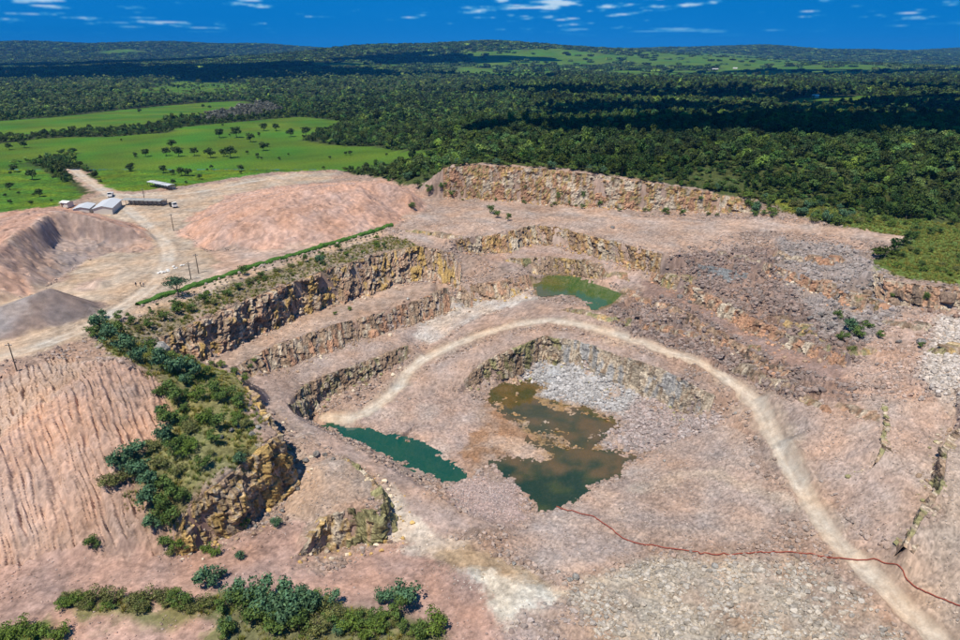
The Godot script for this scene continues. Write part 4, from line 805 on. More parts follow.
func build_ground() -> void:
	var sv := survey()
	var nx := int(X1 - X0) + 1
	var nz := int(Z1 - Z0) + 1
	coarse = sheet(raster(sv, X0, Z0, 1.0, nx, nz), X0, Z0, 1.0, nx, nz, true)
	var fx := int(FX1 - FX0) * FS + 1
	var fz := int(FZ1 - FZ0) * FS + 1
	fine = sheet(raster(sv, FX0, FZ0, 1.0 / FS, fx, fz), FX0, FZ0, 1.0 / FS, fx, fz, false)
	skirt(fine, FX0, FZ0, 1.0 / FS, fx, Vector2i.ZERO, Vector2i(fx - 1, fz - 1), 2.0)
	skirt(coarse, X0, Z0, 1.0, nx, Vector2i(int(FX0 - X0), int(FZ0 - Z0)), Vector2i(int(FX1 - X0), int(FZ1 - Z0)), 2.0)
	skirt(coarse, X0, Z0, 1.0, nx, Vector2i.ZERO, Vector2i(nx - 1, nz - 1), 4.0)
	var named := {
		0: ["quarry_ground", "bare pink and grey broken ground of the open quarry pit", "", "structure"],
		1: ["haul_road", "pale dusty haul road curving through the quarry pit", "", "structure"],
		2: ["yard", "pale sandy works yard beside the red heaps", "", "structure"],
		3: ["field", "bright green grass field beyond the quarry", "", "structure"],
		4: ["spoil_heap", "pink spoil heap scored with deep erosion rills in the near left corner", "spoil heap", ""],
		5: ["spoil_heap", "broad smooth pink-red spoil heap behind the green hedge", "spoil heap", ""],
		6: ["spoil_heap", "brown spoil heap with a hollowed bowl face at the left edge of the yard", "spoil heap", ""],
		7: ["stockpile", "grey-brown cone of fine crushed stone at the yard's left edge", "stockpile", ""],
		8: ["forest_floor", "dark ground under the forest around the quarry", "", "structure"],
		9: ["access_road", "dirt road running from the green fields into the yard", "", "structure"],
		10: ["stockpile", "small low pink heap of sand in the middle of the yard", "stockpile", ""],
		11: ["mound", "overgrown mound between the rilled heap and the tall yellow rock face", "", "structure"],
		12: ["rubble_ground", "ground of pale blasted rubble on the pit floor", "", "structure"],
		13: ["ramp", "smoother pink benches, ramps and tracks of the quarry", "", "structure"]}
	for kd in kinds:
		var s: Array = kinds[kd]
		var o := mesh_node(named[kd][0], arrays(s[0], s[2], s[3], s[1]), M.grass_ground if kd in [3, 8] else M.ground if kd in [0, 11, 12] else M.sand)
		tag(o, named[kd][1], named[kd][2], "", named[kd][3])
	kinds.clear()

# fields, forest floor and hills beyond the surveyed sheet
func build_outskirts() -> void:
	for s in [[-1600.0, -2200.0, 10.0, 321, 257, X0, X1, Z0, Z1], [-11200.0, -12040.0, 80.0, 281, 171, -1600.0, 1600.0, -2200.0, 360.0]]:
		var x0: float = s[0]
		var z0: float = s[1]
		var step: float = s[2]
		var nx: int = s[3]
		var nz: int = s[4]
		var parts := [[PackedVector3Array(), PackedVector3Array(), PackedColorArray(), PackedInt32Array()], [PackedVector3Array(), PackedVector3Array(), PackedColorArray(), PackedInt32Array()]]
		var green := PackedByteArray()
		green.resize(nx * nz)
		var cols := PackedColorArray()
		for j in nz:
			for i in nx:
				var x := x0 + i * step
				var z := z0 + j * step
				var f := 0
				for p in field_polys:
					if in_poly(x, z, p): f = 1
				if f == 0 and x < -100.0 and z > -400.0: f = 1
				green[j * nx + i] = f
				var v := 1.25 * (1.0 + 0.35 * n_big.get_noise_2d(x * 0.3, z * 0.3) + 0.2 * n_mid.get_noise_2d(x * 0.2, z * 0.2))
				cols.append(Color(0.1 * v * (1.0 + 0.6 * n_mid.get_noise_2d(x * 0.06, z * 0.06)), 0.2 * v, 0.016 * v) if f else Color(0.06 * v, 0.075 * v, 0.03 * v))
		var maps := [PackedInt32Array(), PackedInt32Array()]
		for m in 2:
			maps[m].resize(nx * nz)
			maps[m].fill(-1)
		for j in range(nz - 1):
			for i in range(nx - 1):
				var x := x0 + (i + 0.5) * step
				var z := z0 + (j + 0.5) * step
				if x > s[5] and x < s[6] and z > s[7] and z < s[8]: continue
				var q := j * nx + i
				var f := green[q]
				for e in [q, q + 1, q + nx, q + nx + 1]:
					if maps[f][e] < 0:
						maps[f][e] = parts[f][0].size()
						var vx: float = x0 + (e % nx) * step
						var vz: float = z0 + (e / nx) * step
						parts[f][0].append(Vector3(vx, far(vx, vz), vz))
						parts[f][1].append(Vector3(far(vx - 5, vz) - far(vx + 5, vz), 10.0, far(vx, vz - 5) - far(vx, vz + 5)).normalized())
						parts[f][2].append(cols[e])
				parts[f][3].append_array(PackedInt32Array([maps[f][q], maps[f][q + 1], maps[f][q + nx], maps[f][q + 1], maps[f][q + nx + 1], maps[f][q + nx]]))
		for f in 2:
			if parts[f][0].size() == 0: continue
			var o := mesh_node("field" if f else "terrain", arrays(parts[f][0], parts[f][2], parts[f][3], parts[f][1]), M.grass_ground)
			tag(o, ("green pasture among the woods beyond the quarry" if step < 20.0 else "pale green pastures on the far hillsides") if f else ("wooded land between the quarry and the hills" if step < 20.0 else "far wooded hills on the horizon"), "", "", "structure")


# ------------------------------------------------------------------ rock faces
# palette entries: grey-brown, ochre, dark, pale, red
const ROCK := [[0.336, 0.241, 0.168], [0.47, 0.319, 0.123], [0.157, 0.118, 0.09], [0.515, 0.437, 0.336], [0.448, 0.263, 0.168], [0.28, 0.263, 0.134], [0.381, 0.375, 0.364], [0.213, 0.224, 0.23]]
const FACE_LOOK := {
	"big": ["tall yellow-stained rock face below the overgrown mound", [0, 1, 3, 0, 1], 1.5],
	"ledge": ["low rock ledge with blocky yellow front in the near foreground", [3, 1, 0, 0, 5], 1.2],
	"A": ["highest brown rock wall on the left of the pit below the green hedge", [0, 4, 3, 0, 1], 2.0],
	"B": ["second rock step down on the left of the pit", [0, 0, 3, 2, 4], 1.4],
	"Cw": ["lowest rock step on the left, next to the teal pond", [0, 5, 3, 2, 0], 1.3],
	"D": ["orange-stained rock wall at the back of the pit", [0, 1, 4, 1, 3], 1.6],
	"E": ["short dark rock wall behind the upper green pond", [0, 2, 1, 3, 0], 1.4],
	"F": ["short streaked rock wall in the middle of the pit", [1, 3, 0, 4, 0], 1.4],
	"G": ["blasted grey rock face under the curve of the haul road", [5, 0, 3, 3, 0], 1.3],
	"far": ["long yellow and pink rock wall under the forest edge", [3, 4, 1, 5, 4], 1.2],
	"K3": ["blocky pink rock step under the green shelf at the right edge", [3, 0, 4, 0, 2], 1.8],
	"O1": ["small ochre outcrop on the right slope above the haul road", [5, 0, 3, 1, 2], 0.9],
	"O2": ["narrow outcrop running down the right slope to the hose", [5, 0, 3, 2, 0], 1.0],
	"R1": ["broken ledge below the dark ramp on the right slope", [0, 4, 3, 4, 2], 1.2],
	"R2": ["broken dark red bench wall above the dark ramp at right", [4, 0, 4, 2, 3], 1.7],
	"R3": ["upper broken bench wall below the rim at right", [4, 0, 3, 0, 4], 1.6],
	"slab": ["smooth blue-grey slab on the dark slope at right", [7, 7, 7, 7, 7], 0.35]}

func rock_face(n: String) -> void:
	var a: Array = FACES[n]
	var crest := PackedVector3Array()
	var toe := PackedVector3Array()
	for i in range(0, a.size(), 6):
		crest.append(Vector3(a[i], a[i + 1], a[i + 2]))
		toe.append(Vector3(a[i + 3], a[i + 4], a[i + 5]))
	face(n, crest, toe, FACE_LOOK[n], 1.6)

# ribs and ledges of rock standing out of the slopes
func outcrops() -> void:
	for e in OUTCROPS:
		var p := curved(line2(e[2]), 2.0)
		var crest := PackedVector3Array()
		var toe := PackedVector3Array()
		for i in p.size():
			var t := (p[mini(i + 1, p.size() - 1)] - p[maxi(i - 1, 0)]).normalized()
			var o := Vector3(-t.z, 0, t.x)
			if o.z < 0.0: o = -o
			var h: float = e[1] * (0.75 + 0.6 * n_mid.get_noise_2d(p[i].x, p[i].z)) * ss(0.0, 0.18, minf(i, p.size() - 1 - i) / float(p.size()) + 0.03)
			var f := on_ground(p[i].x, p[i].z)
			var back := on_ground(p[i].x - o.x * 1.2, p[i].z - o.z * 1.2)
			crest.append(Vector3(back.x, maxf(f.y, back.y) + h * 0.75, back.z))
			toe.append(f + o * 0.4 - Vector3(0, 0.3, 0))
		var pick: Array = [[0, 4, 3, 0, 4], [0, 3, 0, 2, 3], [4, 3, 0, 5, 4], [5, 0, 1, 3, 0]][absi(hash(e[0])) % 4]
		face(e[0], crest, toe, [e[0], pick, 1.1], 4.0)

func chance(a: float, b: float, c: float) -> float:
	return fposmod(sin(a * 127.1 + b * 311.7 + c * 74.7) * 43758.5453, 1.0)

# how far a jointed block stands out: beds along y, joints across them, each block its own
func block(s: float, y: float, wide: float, high: float, sd: float) -> float:
	var bed := floorf(y / high + 0.35 * chance(floorf(s / (wide * 3.0)), 1.0, sd))
	var joint := floorf(s / wide + chance(bed, 3.0, sd))
	return chance(joint, bed, sd) * 2.0 - 1.0

func face(n: String, crest: PackedVector3Array, toe: PackedVector3Array, look: Array, behind: float) -> void:
	var near := -crest[0].z < 300.0
	var step := 0.5 if near else 0.8
	var cs := PackedVector3Array()
	var ts := PackedVector3Array()
	var run := PackedFloat32Array()
	var total := 0.0
	for i in range(crest.size() - 1):
		var m := maxi(1, ceili(maxf(crest[i].distance_to(crest[i + 1]), toe[i].distance_to(toe[i + 1])) / step))
		for k in m + (1 if i == crest.size() - 2 else 0):
			var c := crest[i].lerp(crest[i + 1], float(k) / m)
			if cs.size(): total += c.distance_to(cs[cs.size() - 1])
			cs.append(c)
			ts.append(toe[i].lerp(toe[i + 1], float(k) / m))
			run.append(total)
	var ns := cs.size()
	var outs := PackedVector3Array()
	var side := 0.0
	for i in ns:
		var t := cs[mini(i + 3, ns - 1)] - cs[maxi(i - 3, 0)]
		t.y = 0
		t = t.normalized()
		var o := Vector3(-t.z, 0, t.x)
		side += o.dot(ts[i] - cs[i])
		outs.append(o)
	for i in ns: outs[i] *= signf(side)
	var tall := 0.0
	for i in ns: tall = maxf(tall, cs[i].distance_to(ts[i]))
	var rows := maxi(4, ceili(tall / (step * 1.1)))
	var rough: float = look[2]
	var pal: Array = look[1]
	var sd := float(n.hash() % 997)
	var v := PackedVector3Array()
	var c := PackedColorArray()
	for r in rows + 3:
		for i in ns:
			var t := clampf(float(r - 1) / rows, 0.0, 1.0)
			var p := cs[i].lerp(ts[i], t)
			var o := outs[i]
			var s := run[i] + sd * 3.0
			var y := p.y
			var h := cs[i].y - ts[i].y
			var fade := minf(1.0, 0.25 + h / 6.0) * minf(1.0, 0.2 + float(mini(i, ns - 1 - i)) * step / 5.0)
			var jig := n_mid.get_noise_2d(s * 1.2, y * 1.2) * 1.6
			var tilt := y + 0.22 * s + jig * 0.3
			var blk := block(s + jig * 0.35 + 0.12 * y, tilt, 4.2, 6.0, sd)
			var blk3 := n_cell2.get_noise_3d(s * 1.7 + jig * 0.7, y * 1.4 + jig * 0.5, sd + 40.0)
			var blk2 := block(s + jig * 0.25 - 0.1 * y, tilt, 1.9, 2.4, sd + 5.0)
			var butt := n_big.get_noise_2d(s * 3.0, sd)
			var d := rough * fade * (0.45 + 0.5 * blk + 0.36 * blk2 + 0.22 * blk3 + 1.1 * butt + 0.25 * n_fine.get_noise_3d(s, y, sd))
			if n == "G" and i > ns * 0.42: d = 0.45 * d + 0.3 + 0.22 * cos(run[i] * TAU / 2.4)   # half-barrels of the blast holes
			if r == 0: p += -o * behind - Vector3(0, 0.5 if behind < 2.0 else 0.9, 0)
			elif r == rows + 2: p += o * (maxf(d, 0.0) + 0.6) - Vector3(0, 1.4, 0)
			else:
				p += o * (d + 0.25)
				if r == 1: p.y += 0.5 * n_mid.get_noise_2d(s * 1.5, 9.0) + 0.1
				p.y += 0.35 * blk2 * fade
			v.append(p)
			var use := pal
			if n == "G" and i > ns * 0.42:
				use = [6, 3, 3, 0, 3]
			var pick := n_streak.get_noise_2d(s * 0.55 + blk * 2.0, y * 0.16 + sd) * 1.9 + 0.5 + 0.35 * blk2
			var fp := clampf(pick, 0.0, 0.999) * (use.size() - 1)
			var q: Array = ROCK[use[int(fp)]]
			var w: Array = ROCK[use[mini(int(fp) + 1, use.size() - 1)]]
			var f := fp - int(fp)
			var k := 1.3 * (1.0 + 0.22 * blk + 0.18 * blk3 + 0.3 * n_streak.get_noise_2d(s * 2.5, y * 0.3) + 0.2 * n_fine.get_noise_3d(s, y, 3.0))
			c.append(Color(lerpf(q[0], w[0], f) * k, lerpf(q[1], w[1], f) * k, lerpf(q[2], w[2], f) * k))
	var idx := PackedInt32Array()
	for r in rows + 2:
		for i in range(ns - 1):
			var q := r * ns + i
			if side > 0.0: idx.append_array(PackedInt32Array([q, q + ns, q + 1, q + 1, q + ns, q + ns + 1]))
			else: idx.append_array(PackedInt32Array([q, q + 1, q + ns, q + 1, q + ns + 1, q + ns]))
	tag(mesh_node("rock_face" if behind < 2.0 else "rock_outcrop", arrays(v, c, idx), M.rock), look[0], "", "", "structure")


# ------------------------------------------------------------------ water
func water() -> void:
	var rng := RandomNumberGenerator.new()
	for w in [["shore1a", -32.0, "long teal-green pond at the foot of the left ramp"], ["shore2", -32.0, "brown and dark green pond in the bottom of the pit"], ["pondu", -15.1, "small green pond at the back of the pit"]]:
		var p := PackedVector2Array()
		for q in line3(LINES[w[0]]): p.append(Vector2(q.x, q.z))
		p.remove_at(p.size() - 1)
		var wide: Array = Geometry2D.offset_polygon(p, 2.2)
		var lo := p[0]
		var hi := p[0]
		for q in p:
			lo = lo.min(q)
			hi = hi.max(q)
		lo -= Vector2(3, 3)
		var v := PackedVector3Array()
		var c := PackedColorArray()
		var nn := PackedVector3Array()
		var idx := PackedInt32Array()
		var nx := int(hi.x - lo.x) + 6
		var nz := int(hi.y - lo.y) + 6
		for j in nz:
			for i in nx:
				var x := lo.x + i
				var z := lo.y + j
				v.append(Vector3(x, w[1], z))
				nn.append(Vector3.UP)
				var col := Color(0.002, 0.072, 0.036)
				var m := n_warp.get_noise_2d(x, z)
				if w[0] == "shore1a":
					col = col.lerp(Color(0.012, 0.085, 0.04), clampf(0.3 + m, 0, 1))
				elif w[0] == "pondu":
					col = Color(0.06, 0.13, 0.03).lerp(Color(0.12, 0.12, 0.025), clampf(0.1 + 0.8 * m + (42.0 - x) * 0.06, 0, 1))
				else:
					# iron-stained shallows at the back, green water in front
					var k := ss(-158.0, -150.0, z + m * 8.0)
					col = Color(0.13, 0.088, 0.03).lerp(Color(0.06, 0.065, 0.02), clampf(0.5 + 1.6 * m, 0, 1)).lerp(Color(0.012, 0.04, 0.012).lerp(Color(0.05, 0.07, 0.015), clampf(1.8 * n_mid.get_noise_2d(x * 0.5, z * 0.5), 0, 1)), k)
				c.append(col)
		for j in range(nz - 1):
			for i in range(nx - 1):
				if not in_poly(lo.x + i + 0.5, lo.y + j + 0.5, wide[0]): continue
				var q := j * nx + i
				idx.append_array(PackedInt32Array([q, q + 1, q + nx, q + 1, q + nx + 1, q + nx]))
		tag(mesh_node("pond", arrays(v, c, idx, nn), M.water), w[2], "", "", "structure")


# ------------------------------------------------------------------ plants
func leaf_quad(v: PackedVector3Array, c: PackedColorArray, p: Vector3, nrm: Vector3, up: Vector3, l: float, wd: float, col: Color) -> void:
	var s := up.cross(nrm)
	if s.length() < 0.01: s = Vector3.RIGHT
	s = s.normalized() * wd
	var t := nrm.cross(s).normalized() * l
	var a := p - t * 0.5
	var b := p + s * 0.5 + nrm * l * 0.08
	var d := p - s * 0.5 + nrm * l * 0.08
	var e := p + t * 0.5
	v.append_array(PackedVector3Array([a, b, e, a, e, d]))
	for k in 6: c.append(col)

func crown(sd: int, rad: Vector3, base_y: float, clumps: int, leaves: int, size: float, col: Color, vary: float) -> ArrayMesh:
	var rng := RandomNumberGenerator.new()
	rng.seed = sd
	var v := PackedVector3Array()
	var c := PackedColorArray()
	var mids := []
	for k in clumps:
		var d := Vector3(rng.randf_range(-1, 1), rng.randf_range(-0.75, 1), rng.randf_range(-1, 1))
		d = d.normalized() * rng.randf_range(0.25, 0.72)
		var tint := rng.randf_range(1.0 - vary, 1.0 + vary)
		mids.append([Vector3(d.x * rad.x, base_y + rad.y + d.y * rad.y, d.z * rad.z), rng.randf_range(0.3, 0.52), tint])
	for k in leaves:
		var m: Array = mids[k % clumps]
		var d := Vector3(rng.randfn(), rng.randfn() + 0.35, rng.randfn()).normalized()
		var r: float = m[1] * pow(rng.randf(), 0.4)
		var p: Vector3 = m[0] + Vector3(d.x * rad.x, d.y * rad.y * 0.8, d.z * rad.z) * r
		var nrm := (d + Vector3(rng.randfn(), rng.randfn(), rng.randfn()) * 0.45).normalized()
		var up := Vector3(rng.randfn(), rng.randfn(), rng.randfn()).normalized()
		var t: float = m[2] * rng.randf_range(0.75, 1.25)
		var hue := rng.randf_range(-0.12, 0.12)
		var l := size * rng.randf_range(0.7, 1.35)
		leaf_quad(v, c, p, nrm, up, l, l * rng.randf_range(0.6, 0.9), Color(col.r * t * (1.0 + hue), col.g * t, col.b * t * (1.0 - hue)))
	return arrays(v, c, PackedInt32Array())

func tube(st: SurfaceTool, pts: Array, radii: Array, sides := 6) -> void:
	for i in range(pts.size() - 1):
		var d: Vector3 = (pts[i + 1] - pts[i]).normalized()
		var a := d.cross(Vector3(0.3, 0.1, 1)).normalized()
		var b := d.cross(a)
		for k in sides:
			var t0 := TAU * k / sides
			var t1 := TAU * (k + 1) / sides
			var p0: Vector3 = pts[i] + (a * cos(t0) + b * sin(t0)) * radii[i]
			var p1: Vector3 = pts[i] + (a * cos(t1) + b * sin(t1)) * radii[i]
			var q0: Vector3 = pts[i + 1] + (a * cos(t0) + b * sin(t0)) * radii[i + 1]
			var q1: Vector3 = pts[i + 1] + (a * cos(t1) + b * sin(t1)) * radii[i + 1]
			for p in [p0, p1, q0, p1, q1, q0]: st.add_vertex(p)

func trunk(sd: int, height: float, r: float, spread: float, limbs: int) -> ArrayMesh:
	var rng := RandomNumberGenerator.new()
	rng.seed = sd
	var st := SurfaceTool.new()
	st.begin(Mesh.PRIMITIVE_TRIANGLES)
	var lean := Vector3(rng.randf_range(-0.06, 0.06), 0, rng.randf_range(-0.06, 0.06)) * height
	var mid := Vector3(0, height * 0.5, 0) + lean
	tube(st, [Vector3(0, -0.4, 0), mid, Vector3(0, height * 0.85, 0) + lean * 1.5], [r, r * 0.75, r * 0.3])
	for k in limbs:
		var a := TAU * k / limbs + rng.randf_range(-0.4, 0.4)
		var tip := Vector3(cos(a) * spread, height * rng.randf_range(0.7, 1.0), sin(a) * spread)
		tube(st, [mid * rng.randf_range(0.8, 1.1), (mid + tip) * 0.5 + Vector3(0, height * 0.05, 0), tip], [r * 0.55, r * 0.4, r * 0.15], 5)
	return st.commit()

func palm_crown(sd: int, col: Color) -> ArrayMesh:
	var rng := RandomNumberGenerator.new()
	rng.seed = sd
	var v := PackedVector3Array()
	var c := PackedColorArray()
	for k in 14:
		var a := TAU * k / 14.0 + rng.randf_range(-0.2, 0.2)
		var d := Vector3(cos(a), 0, sin(a))
		var s := Vector3(-sin(a), 0, cos(a)) * rng.randf_range(0.4, 0.65)
		var rise := rng.randf_range(0.5, 2.2)
		var l := rng.randf_range(2.8, 3.8)
		var p0 := Vector3(0, 7, 0)
		var p1 := p0 + d * l * 0.5 + Vector3(0, rise, 0)
		var p2 := p0 + d * l + Vector3(0, rise * 0.4 - 0.4, 0)
		var t := rng.randf_range(0.7, 1.4)
		var q := Color(col.r * t, col.g * t, col.b * t)
		v.append_array(PackedVector3Array([p0, p1 + s, p1 - s, p1 - s, p1 + s, p2]))
		for i in 6: c.append(q)
	return arrays(v, c, PackedInt32Array())

func multi(called: String, m: Mesh, mt: Material, xf: Array, cols: Array, label: String) -> void:
	if xf.is_empty(): return
	var mm := MultiMesh.new()
	mm.transform_format = MultiMesh.TRANSFORM_3D
	mm.use_colors = true
	mm.mesh = m
	mm.instance_count = xf.size()
	for i in xf.size():
		mm.set_instance_transform(i, xf[i])
		mm.set_instance_color(i, cols[i])
	var o := MultiMeshInstance3D.new()
	o.multimesh = mm
	o.material_override = mt
	o.name = numbered(called)
	add_child(o)
	tag(o, label, "", "", "stuff")

func forest() -> void:
	var rng := RandomNumberGenerator.new()
	rng.seed = 21
	var green := Color(0.06, 0.105, 0.025)
	var near_c := []
	var near_t := []
	for k in 4:
		near_c.append(crown(100 + k, [Vector3(4.2, 2.6, 3.4), Vector3(3.0, 3.6, 3.2), Vector3(4.4, 2.2, 4.0), Vector3(3.4, 3.0, 3.8)][k], [0.9, 0.5, 1.3, 0.4][k], [10, 14, 9, 18][k], 520, [0.75, 0.7, 0.8, 0.55][k], green, 0.4))
		near_t.append(trunk(120 + k, 4.2, 0.16, 1.6, 4))
	var mid_c := []
	for k in 3: mid_c.append(crown(140 + k, [Vector3(4.6, 2.8, 3.6), Vector3(3.2, 4.0, 3.4), Vector3(4.2, 3.0, 4.6)][k], 0.8, 8 + 3 * k, 150, 1.5, green, 0.4))
	var palm := palm_crown(160, Color(0.062, 0.1, 0.026))
	var palm_t := trunk(161, 8.0, 0.18, 0.2, 0)
	var far_c := []
	for k in 3: far_c.append(crown(170 + k, Vector3(24, 5.0, 24), -1.0, 12, 170, 8.0, green, 0.3))
	var grp := {}
	for key in ["n0", "n1", "n2", "n3", "m0", "m1", "m2", "p", "f0", "f1", "f2"]: grp[key] = [[], []]
	var singles := []
	var bands := [[370.0, 820.0, 4.6], [820.0, 1500.0, 7.0], [1500.0, 3000.0, 13.0], [3000.0, 9800.0, 42.0]]
	for bi in 4:
		var d: float = bands[bi][0]
		var sp: float = bands[bi][2]
		if bi == 0: d = 250.0
		while d < bands[bi][1]:
			var half := 0.83 * d + 90.0
			var x := -half
			while x < half:
				var px := x + rng.randf_range(-0.5, 0.5) * sp
				var pz := -d + rng.randf_range(-0.5, 0.5) * sp
				x += sp
				var skip := false
				if in_poly(px, pz, quarry_poly): continue
				if d < 500.0 and px > X0 and px < X1 and pz > Z0 and pz < Z1 and kind_map[int(pz - Z0) * pw + int(px - X0)] != 8: continue
				for p in field_polys:
					if in_poly(px, pz, p):
						skip = true
						break
				if skip and (bi < 2 or rng.randf() > 0.1): continue
				if d < 420.0 and px < -30.0: continue
				var gap := n_big.get_noise_2d(px * 0.35, pz * 0.35)
				if gap < -0.42: continue
				var s := lerpf(0.5, 1.35, pow(rng.randf(), 1.8)) * (1.0 + 0.35 * gap)
				if bi == 1: s *= 1.15
				if px < -150.0 and d < 1100.0: s *= 0.7
				if bi == 2: s *= 1.55
				if bi == 3: s = rng.randf_range(0.8, 1.3)
				var b := Basis(Vector3.UP, rng.randf() * TAU).scaled(Vector3(s * rng.randf_range(0.8, 1.3), s * rng.randf_range(0.75, 1.3), s))
				var xf := Transform3D(b, on_ground(px, pz))
				var t := lerpf(0.5, 1.9, pow(rng.randf(), 1.6)) * (1.0 + 0.6 * n_big.get_noise_2d(px * 0.15 + 90.0, pz * 0.15))
				var warm := rng.randf_range(0.75, 1.3)
				var col := Color(t * warm, t, t * rng.randf_range(0.8, 1.5))
				if rng.randf() < 0.1: col = Color(1.9 * t, 1.7 * t, 1.3 * t)
				if rng.randf() < 0.04: col = Color(2.0 * t, 1.6 * t, 1.2 * t)
				if in_poly(px, pz, bare_poly): col = Color(3.3, 1.9, 7.0) * rng.randf_range(0.7, 1.0)
				if bi == 3:
					var key := "f%d" % rng.randi_range(0, 2)
					grp[key][0].append(xf)
					grp[key][1].append(col)
				elif in_poly(px, pz, palm_poly) and rng.randf() < 0.5:
					col = Color(col.r, col.g, col.b) * 0.8
					grp["p"][0].append(xf)
					grp["p"][1].append(col)
				elif bi == 0:
					var k := rng.randi_range(0, 3)
					singles.append([xf.origin.length(), k, xf, col])
				else:
					var key := "m%d" % rng.randi_range(0, 2)
					grp[key][0].append(xf)
					grp[key][1].append(col)
			d += sp
	for k in 16000:
		var d := rng.randf_range(300.0, 1000.0)
		var px := rng.randf_range(-0.83, 0.83) * d
		if in_poly(px, -d, quarry_poly): continue
		if d < 480.0 and px > X0 and px < X1 and kind_map[int(-d - Z0) * pw + int(px - X0)] != 8: continue
		var skip := false
		for p in field_polys:
			if in_poly(px, -d, p): skip = true
		if skip or (d < 420.0 and px < -30.0): continue
		var s := rng.randf_range(0.3, 0.65)
		var t := rng.randf_range(0.7, 2.0)
		var key := "n%d" % rng.randi_range(0, 3)
		grp[key][0].append(Transform3D(Basis(Vector3.UP, rng.randf() * TAU).scaled(Vector3(s * 1.3, s, s * 1.3)), on_ground(px, -d, s * 2.0)))
		grp[key][1].append(Color(t * rng.randf_range(0.8, 1.4), t, t * rng.randf_range(0.7, 1.3)))
	# the trees along the forest edge one by one, the rest as a wood
	singles.sort_custom(func(a, b): return a[0] < b[0])
	var tints := []
	for k in 5:
		var m: StandardMaterial3D = M.leaf.duplicate()
		m.albedo_color = [Color(0.9, 0.95, 0.9), Color(1, 0.92, 0.75), Color(0.75, 0.85, 0.8), Color(0.8, 0.8, 0.7), Color(1.0, 1.0, 1.0)][k]
		tints.append(m)
	var shown := 0
	for e in singles:
		var at: Vector3 = e[2].origin
		var seen := absf(at.x) < 0.76 * (-at.z * 0.92 + 30.0)
		if seen and shown < 280:
			shown += 1
			var o := thing("forest_tree", "dark green broadleaf tree at the edge of the forest behind the quarry", "tree", at, 0.0, "trees along the forest edge")
			o.basis = e[2].basis
			mesh_node("crown", near_c[e[1]], tints[shown % 5], o)
			mesh_node("trunk", near_t[e[1]], M.bark, o)
		else:
			grp["n%d" % e[1]][0].append(e[2])
			grp["n%d" % e[1]][1].append(e[3])
	for k in 4: multi("forest", near_c[k], M.leaf, grp["n%d" % k][0], grp["n%d" % k][1], "dense dark green forest behind the quarry")
	for k in 3: multi("forest", mid_c[k], M.leaf, grp["m%d" % k][0], grp["m%d" % k][1], "woods on the plain beyond the fields")
	multi("palm_grove", palm, M.leaf, grp["p"][0], grp["p"][1], "grove of palms beyond the left fields")
	multi("palm_trunks", palm_t, M.bark, grp["p"][0], grp["p"][1], "trunks of the palm grove beyond the left fields")
	for k in 3: multi("forest", far_c[k], M.leaf, grp["f%d" % k][0], grp["f%d" % k][1], "far woods on the hills at the horizon")

func field_trees() -> void:
	var rng := RandomNumberGenerator.new()
	rng.seed = 8
	var cr := []
	var tr := []
	for k in 3:
		cr.append(crown(200 + k, Vector3(3.9, 3.3, 3.9), 0.5, 12, 620, 0.8, Color(0.05, 0.085, 0.025), 0.25))
		tr.append(trunk(210 + k, 5.5, 0.22, 1.8, 4))
	for i in range(0, FIELD_TREES.size(), 3):
		var o := thing("field_tree" if FIELD_TREES[i + 2] > 4.5 else "field_bush", ("lone dark green tree standing in the bright green pasture" if FIELD_TREES[i + 2] > 4.5 else "small low bush growing in the bright green pasture"), ("tree" if FIELD_TREES[i + 2] > 4.5 else "bush"), on_ground(FIELD_TREES[i], FIELD_TREES[i + 1]), rng.randf() * TAU, ("scattered trees in the pasture" if FIELD_TREES[i + 2] > 4.5 else "low bushes in the pasture"))
		o.scale = Vector3.ONE * (float(FIELD_TREES[i + 2]) / 6.6)
		mesh_node("crown", cr[i / 3 % 3], M.leaf, o)
		mesh_node("trunk", tr[i / 3 % 3], M.bark, o)
	# the broad tree by the yard corner
	var t := thing("tree", "broad flat-topped blue-green tree at the yard's edge by the green hedge", "tree", on_ground(-106.5, -212.0))
	mesh_node("crown", crown(230, Vector3(5.8, 2.0, 4.6), 3.6, 16, 1500, 0.42, Color(0.05, 0.11, 0.06), 0.2), M.leaf, t)
	mesh_node("trunk", trunk(231, 5.6, 0.24, 3.2, 6), M.bark, t)

